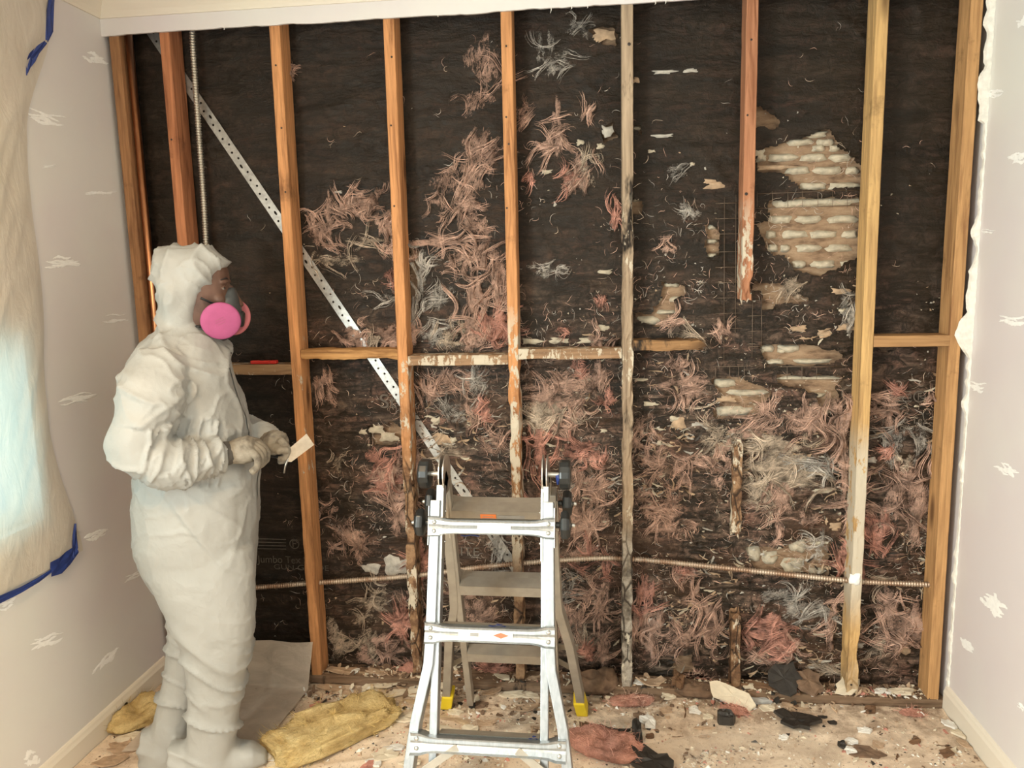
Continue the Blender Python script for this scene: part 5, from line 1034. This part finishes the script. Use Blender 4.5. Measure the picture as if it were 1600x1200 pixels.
# crumbs too small to pick apart
rng = np.random.default_rng(17); N = 7000; px = rng.uniform(150, 1560, N*3); py = rng.uniform(1040, 1230, N*3)
nn = vnoise(np.c_[px/55, py/17, px*0], 151); dens = np.clip(.18+1.0*nn, 0, 1)*np.where(py < 1110, 1.0, .5)*np.where((px > 500) & (px < 700), 1.5, 1); dens += .9*np.exp(-((px-1120)/40)**2-((py-1185)/14)**2)+.6*np.exp(-((px-1060)/110)**2-((py-1100)/14)**2)
keep = rng.uniform(0, 1, N*3) < dens; px = px[keep][:N]; py = py[keep][:N]; V = []; F = []; MI = []
for a_, b_ in zip(px, py):
    c = atZ(a_, b_, .006)
    if c[1] > -.004:
        c = at(a_, b_, .04); c[2] = .037; c[1] = rng.uniform(.0, .085)
        h0 = .0375
    else: h0 = None
    if not (XL+.02 < c[0] < XR-.02): continue
    if h0 is None: h0 = base_h(c[0], c[1])-.0006
    s = rng.uniform(.0022, .0085)*(1 if rng.uniform() < .9 else 1.9); n = int(rng.integers(4, 6)); an = np.sort(rng.uniform(0, 2*PH, n)); asp = rng.uniform(.4, 1); ro = rng.uniform(0, PH); b0 = len(V)
    for q in an:
        u, v = s*math.cos(q), s*asp*math.sin(q); V.append((c[0]+u*math.cos(ro)-v*math.sin(ro), c[1]+u*math.sin(ro)+v*math.cos(ro), h0+rng.uniform(0, .001)))
    V.append((c[0], c[1], h0+s*rng.uniform(.3, .8))); mt = int(rng.choice(6, p=[.28, .16, .22, .16, .1, .08]))
    for j in range(n): F.append((b0+j, b0+(j+1) % n, b0+n)); MI.append(mt)
tag(mesh_obj('floor_crumbs', V, F, None, mats=[M['drywall'], M['white'], M['tan'], M['dirt'], M['blackscrap'], M['pinkscrap']], mi=MI, origin=(0, 0, 0)), 'crumbs of plaster, wood and dirt strewn over the drop cloth', 'crumbs', kind='stuff')

# rubble chips heaped along the wall, too many to pick apart
N = 1500; px = rng.uniform(400, 1500, N*4); py = rng.uniform(1035, 1215, N*4); nn = vnoise(np.c_[px/60, py/16, px*0], 161)
dens = np.exp(-np.maximum(0, py-1085-np.maximum(0, px-1000)*.03)/16)*np.clip(.45+.9*nn, 0, 1)+.25*np.where((px > 520) & (px < 860) & (py < 1150), 1, 0)*np.clip(.3+1.2*nn, 0, 1)+.05*np.clip(nn, 0, 1)+.5*np.exp(-((px-1110)/45)**2-((py-1185)/16)**2)
keep = rng.uniform(0, 1, N*4) < dens; px = px[keep][:N]; py = py[keep][:N]; V = []; F = []; MI = []
for a_, b_ in zip(px, py):
    c = atZ(a_, b_, .01)
    if c[1] > -.006: c = at(a_, b_, .04); c[1] = rng.uniform(.002, .085); h0 = .036
    else: h0 = base_h(c[0], c[1])-.001+max(0, (.10+c[1]))*rng.uniform(0, .16)
    if not (XL+.03 < c[0] < XR-.03): continue
    s = rng.uniform(.004, .015); n = int(rng.integers(5, 8)); an = np.sort(rng.uniform(0, 2*PH, n)); asp = rng.uniform(.3, .9); ro = rng.uniform(0, PH); th = rng.uniform(.002, .007); tl = rng.normal(0, .35, 2); b0 = len(V)
    for lay in (0, 1):
        for q in an:
            u, v = s*math.cos(q), s*asp*math.sin(q); V.append((c[0]+u*math.cos(ro)-v*math.sin(ro), c[1]+u*math.sin(ro)+v*math.cos(ro), h0+s*.3*(abs(tl[0])+abs(tl[1]))+lay*th+tl[0]*u+tl[1]*v))
    mt = int(rng.choice(6, p=[.22, .10, .24, .30, .08, .06])); F.append(tuple(b0+n+j for j in range(n))); F += [(b0+j, b0+(j+1) % n, b0+n+(j+1) % n, b0+n+j) for j in range(n)]; MI += [mt]*(n+1)
tag(mesh_obj('rubble_chips', V, F, None, mats=[M['drywall'], M['white'], M['tan'], M['dirt'], M['blackscrap'], M['pinkscrap']], mi=MI, origin=(0, 0, 0)), 'mixed brown and cream rubble chips heaped along the foot of the wall', 'rubble', kind='stuff')
# ------------------------------------------------------------------ person in a white hooded coverall
PO = np.array([.56, -.49, 0.0]); PS = .33; EX = np.array([math.cos(PS), math.sin(PS), 0]); EY = np.array([-math.sin(PS), math.cos(PS), 0]); EZ = np.array([0, 0, 1.0])
def pl(px, py, yl):
    d = AF+(px-800)/FPX*AR-(py-600)/FPX*AU; t = (yl-(CAM-PO)@EY)/(d@EY); return CAM+d*t
def ringpx(py, xb, xf, yl, hw, n=28, e=.88, sk=0.0):
    A = pl(xb, py, yl); B = pl(xf, py, yl); c = (A+B)/2; h = (B-A)/2; R_ = []
    for j in range(n):
        a = 2*PH*j/n; ca, sa = math.cos(a), math.sin(a); R_.append(c+h*math.copysign(abs(ca)**e, ca)+EY*hw*math.copysign(abs(sa)**e, sa))
    return R_
def loft(mb, rings):
    n = len(rings[0]); V = [p for r in rings for p in r]; c0 = np.mean(rings[0], 0); c1 = np.mean(rings[-1], 0)
    F = [(k*n+j, k*n+(j+1) % n, (k+1)*n+(j+1) % n, (k+1)*n+j) for k in range(len(rings)-1) for j in range(n)]
    b = len(V); V += [c0, c1]; F += [(b, (j+1) % n, j) for j in range(n)]+[(b+1, (len(rings)-1)*n+j, (len(rings)-1)*n+(j+1) % n) for j in range(n)]
    mb.add(V, F)
def remesh(mb, vox, smooth=6):
    me = bpy.data.meshes.new('tmp'); me.from_pydata(mb.V, [], mb.F); bm = bmesh.new(); bm.from_mesh(me); bmesh.ops.recalc_face_normals(bm, faces=bm.faces); bm.to_mesh(me); bm.free()
    o = bpy.data.objects.new('tmp', me); COL.objects.link(o); r = o.modifiers.new('r', 'REMESH'); r.mode = 'VOXEL'; r.voxel_size = vox; s = o.modifiers.new('s', 'SMOOTH'); s.iterations = smooth; s.factor = .5
    dg = bpy.context.evaluated_depsgraph_get(); e = o.evaluated_get(dg); m2 = bpy.data.meshes.new_from_object(e); bpy.data.objects.remove(o)
    V = np.zeros(len(m2.vertices)*3); m2.vertices.foreach_get('co', V); N = np.zeros(len(m2.vertices)*3); m2.vertices.foreach_get('normal', N); F = [tuple(p.vertices) for p in m2.polygons]
    bpy.data.meshes.remove(m2); return V.reshape(-1, 3), N.reshape(-1, 3), F
person = empty('person', tuple(PO), 'person in a white hooded coverall and pink filter respirator, holding a scraper', 'person')
m = NT('white_coverall_fabric', .5, 0, .35); v = m.coord((1, 1, 1), rand=False); a_ = m.noise(v, 8, 3, .5, .3); b_ = m.noise(v, 32, 5, .6, .8)
rg = m.math('SUBTRACT', 1.0, m.math('ABSOLUTE', m.math('MULTIPLY', m.math('SUBTRACT', a_, .5), 5.0))); rg2 = m.math('SUBTRACT', 1.0, m.math('ABSOLUTE', m.math('MULTIPLY', m.math('SUBTRACT', b_, .5), 5.0)))
m.col(m.ramp(m.noise(v, 4, 3), [(.3, (.335, .335, .315)), (.7, (.40, .40, .38))])); b1 = m.bump(rg, .20, .014); m.bump(rg2, .07, .006, b1); M['suit'] = m.mat
mb = MB()
# trunk
loft(mb, [ringpx(*r) for r in [(500, 252, 322, 0, .080), (512, 246, 332, 0, .098), (522, 234, 343, 0, .130), (540, 215, 352, 0, .170), (565, 200, 360, 0, .192), (600, 193, 371, 0, .198), (640, 196, 384, 0, .190), (690, 203, 396, 0, .186), (740, 211, 404, 0, .190),
     (800, 207, 407, 0, .198), (850, 209, 403, 0, .195), (885, 222, 400, 0, .185), (912, 236, 399, 0, .15), (930, 250, 390, 0, .10)]])
# hood
loft(mb, [ringpx(*r) for r in [(384, 268, 318, 0, .030), (387, 256, 330, 0, .055), (393, 245, 344, 0, .078), (402, 239, 353, 0, .092), (415, 238, 358, 0, .100), (425, 240, 353, 0, .104), (440, 243, 342, 0, .106), (456, 245, 331, 0, .106), (472, 246, 325, 0, .104), (490, 249, 320, 0, .10), (506, 250, 317, 0, .095), (520, 242, 322, 0, .11)]])
# legs
loft(mb, [ringpx(*r) for r in [(850, 216, 397, -.085, .10), (900, 231, 399, -.09, .112), (940, 249, 400, -.092, .110), (975, 265, 400, -.094, .106), (1005, 280, 397, -.095, .10), (1040, 286, 389, -.095, .095), (1070, 288, 384, -.095, .09), (1100, 289, 380, -.095, .088), (1150, 287, 374, -.095, .085), (1185, 284, 371, -.095, .085), (1210, 284, 372, -.095, .084), (1222, 286, 370, -.095, .080)]])
loft(mb, [ringpx(*r) for r in [(860, 235, 380, .09, .10), (900, 243, 368, .09, .105), (950, 258, 345, .08, .10), (985, 262, 332, .07, .092), (1050, 252, 327, .05, .085), (1100, 241, 313, .04, .08), (1150, 229, 302, .03, .078), (1188, 216, 296, .02, .08), (1203, 214, 294, .02, .076)]])
zfl = base_h(.62, -.57)
def foot(mb, hx, tx, yl, hw, hgt, z0):
    R_ = []; n = 24
    for t in np.linspace(0, 1, 9):
        x = hx+(tx-hx)*t; w = hw*(.62+.5*math.sin(PH*min(1, .15+t*.75)))*(1 if t < .95 else .55); hh = hgt*(1-.42*t**1.5)*(1 if t < .95 else .6); c = PO+EX*x+EY*yl+EZ*(z0+hh/2)
        R_.append([c+EY*w*math.copysign(abs(math.cos(2*PH*j/n))**.75, math.cos(2*PH*j/n))+EZ*hh/2*math.copysign(abs(math.sin(2*PH*j/n))**.75, math.sin(2*PH*j/n)) for j in range(n)])
    loft(mb, R_)
tx = (pl(417, 1172, -.095)-PO)@EX
foot(mb, tx-.30, tx, -.095, .058, .120, .010); foot(mb, -.165, .10, .02, .054, .115, .010)
# arms
def limb(mb, pts, n=22):
    P = smoothpath([p for p, r in pts], 26); R_ = np.interp(np.linspace(0, 1, 26), np.linspace(0, 1, len(pts)), [r for p, r in pts]); mb.tube(P, list(R_), n)
sh = pl(252, 578, -.165); el = pl(214, 700, -.245); wr = pl(352, 710, -.165)
limb(mb, [(sh+EY*.03+EZ*.012, .085), (sh*.72+el*.28-EY*.012, .092), (sh*.35+el*.65-EY*.01, .086), (el, .078), (pl(262, 722, -.235), .074), (pl(300, 719, -.21), .066), (wr, .050)])
Xs = (sh-PO)@EX; shl = PO+EX*(Xs+.02)+EY*.165+EZ*sh[2]; ell = PO+EX*((el-PO)@EX+.10)+EY*.235+EZ*(el[2]+.01); wrl = pl(424, 690, .06)
limb(mb, [(shl-EY*.03+EZ*.012, .085), (shl*.6+ell*.4, .086), (ell, .072), (ell*.5+wrl*.5+EY*.01, .062), (wrl, .046)])
V, N_, F = remesh(mb, .0065, 8)
loc = np.c_[(V-PO)@EX, (V-PO)@EY, V[:, 2]]; X, Y, Z = loc.T
def ridge(P, s): return 1-2*np.abs(vnoise(P, s))
def seg_d(P, a, b):
    e = b-a; t = np.clip(((P-a)@e)/(e@e), 0, 1); return np.linalg.norm(P-(a+t[:, None]*e), axis=1), t
dfa, tfa = seg_d(V, el, wr); dua, tua = seg_d(V, sh, el); arm = (np.minimum(dfa, dua) < .11) & (Y < -.10); fore = arm & (dfa < .10)
leg = np.clip((.62-Z)/.35, 0, 1); low = np.clip((.50-Z)/.3, 0, 1)
def crease(P, s, w=.13): return np.exp(-np.abs(vnoise(P, s))/w)
wx = .05*vnoise(loc*7, 231); wz = .035*vnoise(loc*6+9, 233)
zs = Z+.05*np.sin(X*8+Y*5)+wz
stack = crease(np.c_[X*1.7+Y*1.5, Y*1.7, zs*12.5], 201, .16); stack2 = crease(np.c_[X*2.6-Y*2, Y*2.4, zs*21+X*5], 203)
d = leg*(.019*stack+.012*stack2)-leg*.010
tor = np.clip((Z-.62)/.2, 0, 1)*(~fore); up_ = np.clip((Z-.98)/.2, 0, 1); bel = np.clip((.98-Z)/.1, 0, 1)
q1 = crease(np.c_[(X+wx)*4.2+Z*3.6, Y*3.2, (Z+wz)*3.6-X*3.8], 205); q2 = crease(np.c_[(X+wx)*6.5-Z*6.0, Y*5, (Z+wz)*5.0+X*5.5], 207, .10); q3_ = crease(np.c_[X*12+wx*60, Y*11, Z*12+wz*60], 208, .10)
d = d+tor*((.007+.010*up_)*q1+(.005+.008*up_)*q2+(.0042+.0015*up_)*q3_)-tor*(.003+up_*.004)
fa = crease(np.c_[tfa*9+.5*np.sin(Y*30)+wx*14, Z*7, Y*4], 209, .16); fb = crease(np.c_[tfa*15-Z*14+wz*30, Z*10, Y*6], 210); d = d+np.where(fore, (.016*fa+.009*fb-.007), 0)
ua = crease(np.c_[tua*3.2+X*7+wx*8, Z*4-X*6, Y*3], 211, .15); d = d+np.where(arm & ~fore, .011*ua-.003, 0)
hd = np.clip((Z-1.40)/.04, 0, 1); d = d+hd*np.clip((.075-X)/.06, .2, 1)*(.008*crease(np.c_[X*7+Z*7, Y*6, Z*8-X*6+wz*10], 213)+.004*crease(np.c_[X*14-Z*9, Y*11, Z*12+X*8], 214)-.004)
# long diagonal pull from hip to knee on the near side
A2 = np.array([(pl(246, 750, -.18)-PO)@EX, pl(246, 750, -.18)[2]]); B2 = np.array([(pl(345, 882, -.18)-PO)@EX, pl(345, 882, -.18)[2]]); C2 = np.array([(pl(396, 905, -.15)-PO)@EX, pl(396, 905, -.15)[2]])
XZ = np.c_[X, Z]
for a2, b2, am in ((A2, B2, .013), (B2, C2, .008)):
    e = b2-a2; t = ((XZ-a2)@e)/(e@e); nrm = np.array([-e[1], e[0]])/np.linalg.norm(e); sd = (XZ-a2)@nrm; g = np.clip(1-np.abs(t-.5)*1.7, 0, 1)**.5*np.clip((-.05-Y)/.08, 0, 1)
    d = d+am*g*np.where(sd > 0, np.exp(-(sd/.045)), np.exp(-(sd/.007)**2))
d = d+.0012*fbm(loc*45, 215, 2)
gnd = np.clip((Z-.02)/.06, 0, 1)
V = V+N_*(d*gnd)[:, None]
suit = mesh_obj('coverall', V, F, M['suit'], person, smooth=True); tag(suit, 'baggy white hooded coverall with attached shoe covers')
from mathutils.bvhtree import BVHTree
bv = BVHTree.FromPolygons([Vector(q) for q in V], F)
# zip flap down the front
W1 = []
for zq in np.linspace(1.40, .90, 40):
    for yq in (-.030, -.010, .012):
        h = bv.ray_cast(Vector(PO+EX*.8+EY*yq+EZ*zq), Vector(-EX)); hp = np.array(h[0]) if h[0] is not None else PO+EX*.2+EY*yq+EZ*zq
        W1.append(hp+EX*(.006 if yq == -.010 else .003))
mesh_obj('zip_flap', W1, [(k*3+j, k*3+j+1, k*3+4+j, k*3+3+j) for k in range(39) for j in (0, 1)], M['suit'], person, smooth=True)
# ---- head
m = NT('hood_shaded_brown_skin', .5, 0, .4); v = m.coord((1, 1, 1), rand=False); m.col(m.ramp(m.noise(v, 18, 4), [(.3, (.085, .045, .032)), (.7, (.14, .075, .052))])); m.set('Subsurface Weight', .08); M['skin'] = m.mat  # brown skin with the hood's shade darkened into its colour
mb = MB()
loft(mb, [ringpx(*r) for r in [(398, 268, 335, 0, .03), (402, 258, 346, 0, .055), (412, 253, 353, 0, .068), (424, 252, 357, 0, .074), (436, 252, 359, 0, .076), (447, 253, 358, 0, .077), (460, 254, 360, 0, .076), (475, 258, 362, 0, .073), (492, 264, 360, 0, .069), (508, 272, 357, 0, .062), (522, 282, 352, 0, .05), (530, 290, 345, 0, .035)]])
loft(mb, [ringpx(*r) for r in [(500, 268, 325, 0, .05), (530, 266, 328, 0, .055), (548, 262, 330, 0, .06)]])
# brow ridge, nose and cheeks
def ball(mb, c, r, n=12):
    for_ = [(max(1e-4, math.sin(PH*k/n)), -math.cos(PH*k/n)) for k in range(n+1)]; V_ = [c+r[0]*q*math.cos(2*PH*j/n)*EX+r[1]*q*math.sin(2*PH*j/n)*EY+r[2]*h*EZ for q, h in for_ for j in range(n)]
    mb.add(V_, [(k*n+j, k*n+(j+1) % n, (k+1)*n+(j+1) % n, (k+1)*n+j) for k in range(n) for j in range(n)]+[tuple(range(n-1, -1, -1)), tuple(n*n+j for j in range(n))])
for s in (-1, 1): ball(mb, pl(352, 440, 0)+EY*s*.032, (.014, .026, .008)); ball(mb, pl(345, 468, 0)+EY*s*.045, (.022, .022, .02))
nose = [pl(358, 447, 0), pl(366, 462, 0), pl(373, 476, 0), pl(366, 484, 0)]; mb.tube(nose, [.010, .013, .017, .012], 12)
Vh, Nh, Fh = remesh(mb, .004, 4); head = mesh_obj('head', Vh, Fh, M['skin'], person, smooth=True); tag(head, 'brown face half hidden by the respirator')
M['eyew'] = simple('eye_white', (.30, .26, .23), .25, 0, .03); M['hair'] = simple('black_hair', (.012, .009, .008), .6)
for s in (-1, 1):
    c = pl(348.5, 450, 0)+EY*s*.034; mb = MB(); ball(mb, c, (.011, .013, .010)); ey = mb.build('eye', M['eyew'], head, smooth=True)
    mb = MB(); ball(mb, c+EX*.006+EY*s*.002, (.0062, .006, .006)); mb.build('iris', M['hair'], ey, smooth=True) if False else mb.build('iris', M['hair'], head, smooth=True)
    MB().tube([pl(357, 437, 0)+EY*s*.014, pl(356, 434.5, 0)+EY*s*.034, pl(349, 437, 0)+EY*s*.056], [.003, .0042, .002], 8, flat=.7).build('eyebrow', M['hair'], head, smooth=True)
    MB().tube([pl(352, 445.5, 0)+EY*s*.022, pl(354.5, 446, 0)+EY*s*.036, pl(349, 450, 0)+EY*s*.05], [.002, .0035, .002], 8, flat=.7).build('eyelid', M['skin'], head, smooth=True)
# ---- respirator
M['mask'] = simple('grey_rubber_facepiece', (.050, .054, .056), .42, 0, .12, 20); M['pinkf'] = simple('pink_filter_disc', (.37, .075, .19), .75, 0, .06, 40, .1); M['pinkf2'] = simple('salmon_filter_rim', (.58, .17, .19), .7, 0, .05); M['strap'] = simple('black_strap', (.012, .012, .012), .6)
resp = MB(); loft(resp, [ringpx(*r) for r in [(449, 350, 366, 0, .012), (455, 345, 370, 0, .028), (465, 338, 374, 0, .046), (478, 332, 377, 0, .055), (492, 330, 379, 0, .058), (506, 330, 377, 0, .056), (518, 332, 370, 0, .050), (527, 338, 360, 0, .035), (532, 344, 353, 0, .015)]])
Vr, Nr, Fr = remesh(resp, .0035, 4); resp = mesh_obj('respirator', Vr, Fr, M['mask'], person, smooth=True); tag(resp, 'grey half mask respirator with two pink filter discs')
MB().lathe([(.026, 0), (.026, .012), (.020, .018), (.006, .019)], pl(373, 498, 0), EX-EZ*.15, 20).build('exhale_valve', M['blackp'], resp, smooth=False, bevel=.001)
for s, (fx_, fy_) in ((-1, (345, 501.5)), (1, (345, 501.5))):
    fc = pl(fx_, fy_, -.088); fc = fc if s < 0 else pl(366, 496, .082); ax = (EX*.16+EY*s*.96-EZ*.24) if s < 0 else EX*.42+EY*.88-EZ*.2; ax /= np.linalg.norm(ax); r = .0575
    MB().lathe([(.017, -.03), (.017, -.006)], fc, ax, 16).build('filter_port', M['mask'], resp)
    dsk = MB().lathe([(r*.9, -.009), (r, -.006), (r*1.02, 0), (r, .004), (r*.93, .007), (r*.6, .0095), (.004, .010)], fc, ax, 40).build('filter_disc', M['pinkf'] if s < 0 else M['pinkf2'], resp, smooth=True)
    if s < 0:
        u = np.cross(EZ, ax); u /= np.linalg.norm(u); w_ = np.cross(ax, u); u2 = u*.9+w_*.42; u2 /= np.linalg.norm(u2); w2 = np.cross(ax, u2)
        for q, ln in ((.010, .014), (.002, .016), (-.006, .012)):
            c = fc+ax*.0104+w2*q; MB().prism([c-u2*ln-w2*.0008, c+u2*ln-w2*.0008, c+u2*ln+w2*.0008, c-u2*ln+w2*.0008], (0, 0, 0), ax*.0004).build('faint_print', simple('faded_print', (.33, .09, .16), .8) if q == .010 else bpy.data.materials['faded_print'], dsk)
for (pts) in ([(348, 474, -.060), (338, 472, -.078), (328, 467, -.092), (322, 464, -.096)], [(330, 508, -.058), (320, 508, -.070), (314, 507, -.080)]):
    for s in (1, -1): MB().tube([pl(a, b, 0)+EY*c*s for a, b, c in pts], .0072, 8, flat=.5).build('head_strap', M['strap'], resp, smooth=True)
# ---- gloved hands
m = NT('grey_work_glove', .75, 0, .3); v = m.coord((1, 1, 1), rand=False); m.col(m.ramp(m.noise(v, 22, 5, .65), [(.3, (.09, .075, .06)), (.5, (.24, .21, .165)), (.7, (.33, .295, .24))])); m.bump(m.noise(v, 70, 4), .3, .004); M['glove'] = m.mat
M['glove_cuff'] = simple('dark_glove_cuff', (.075, .068, .06), .8, 0, .25, 40, .3)
def hand(name, wrist, palm, knuck, fing, thumb, cuff, label):
    mb = MB()
    mb.tube([wrist, wrist*.5+palm*.5, palm, palm*.35+knuck.mean(0)*.65, knuck.mean(0)], [.030, .036, .042, .041, .030], 18, flat=1.0)
    for k in range(4):
        P = smoothpath([palm*.3+knuck[k]*.7]+[knuck[k]]+fing[k], 14); mb.tube(P, list(np.linspace(.0125, .0098, 14)), 10)
    mb.tube(smoothpath(thumb, 14), list(np.linspace(.0155, .0105, 14)), 10)
    Vg, Ng, Fg = remesh(mb, .003, 3); g = .0012*fbm(Vg*60, 221, 3)+.0018*np.maximum(0, 1-2*np.abs(vnoise(Vg*38, 223)))
    o = mesh_obj(name, Vg+Ng*g[:, None], Fg, M['glove'], person, smooth=True); tag(o, label)
    MB().tube(cuff, [.034, .037, .036, .033], 18).build('glove_cuff', M['glove_cuff'], o, smooth=True)
    return o
def q3(px_, py_, yl): return pl(px_, py_, yl)
ST = [(-9, 7), (-4, 3), (1, -1), (5, -4)]; YL = [-.185, -.163, -.141, -.119]
kn = np.array([q3(400+ST[k][0], 698+ST[k][1], YL[k]) for k in range(4)])
fg = [[q3(411+ST[k][0], 708+ST[k][1], YL[k]-.003), q3(411+ST[k][0], 722+ST[k][1], YL[k]), q3(401+ST[k][0], 731+ST[k][1], YL[k]+.004)] for k in range(4)]
hand('glove', q3(352, 709, -.162), q3(378, 704, -.150), kn, fg,
     [q3(368, 697, -.12), q3(384, 690, -.098), q3(402, 691, -.085), q3(416, 700, -.088)], [q3(340, 710, -.165), q3(350, 709, -.163), q3(358, 708, -.160), q3(364, 707, -.157)], 'grey work glove on the near hand, closed in a loose fist')
kn = np.array([q3(440, 690, -.03), q3(441, 691, -.01), q3(441, 693, .01), q3(439, 696, .03)])
hand('glove', q3(414, 690, .062), q3(428, 692, .03), kn,
     [[q3(449, 702, -.035), q3(446, 714, -.036), q3(436, 717, -.028)], [q3(450, 705, -.012), q3(446, 718, -.014), q3(436, 720, -.008)], [q3(449, 707, .010), q3(445, 719, .008), q3(435, 721, .010)], [q3(446, 709, .030), q3(442, 719, .028), q3(434, 720, .026)]],
     [q3(426, 698, -.005), q3(434, 703, -.040), q3(442, 704, -.050), q3(450, 703, -.046)], [q3(404, 690, .075), q3(412, 690, .066), q3(418, 690, .058), q3(423, 691, .05)], 'grey work glove on the far hand, gripping the scraper')
# ---- the scraper it holds
sc_ = empty('scraper', tuple(q3(440, 716, -.012)), 'steel putty scraper held in the gloved hand', 'scraper')
m = NT('scraper_steel', .3, .9, .5); m.col(m.ramp(m.noise(m.coord((1, 1, 1)), 30, 4), [(.3, (.48, .47, .44)), (.7, (.70, .69, .65))])); M['blade'] = m.mat
MB().prism([q3(439, 712, -.03), q3(479, 677.5, -.055), q3(491, 695, -.045), q3(455, 722, -.022), q3(444, 721, -.02)], (0, 0, 0), EY*.0016).build('blade', M['blade'], sc_, bevel=.0003)
MB().tube([q3(450, 716, -.022), q3(446, 728, -.02), q3(444, 739, -.018)], [.007, .005, .0045], 10, flat=.6).build('bent_tang', M['blade'], sc_, smooth=True)
MB().tube([q3(446, 714, -.022), q3(438, 713, -.006), q3(426, 711, .018), q3(420, 710, .032)], [.008, .011, .0115, .009], 12, flat=.75).build('handle', M['blackp'], sc_, smooth=True)
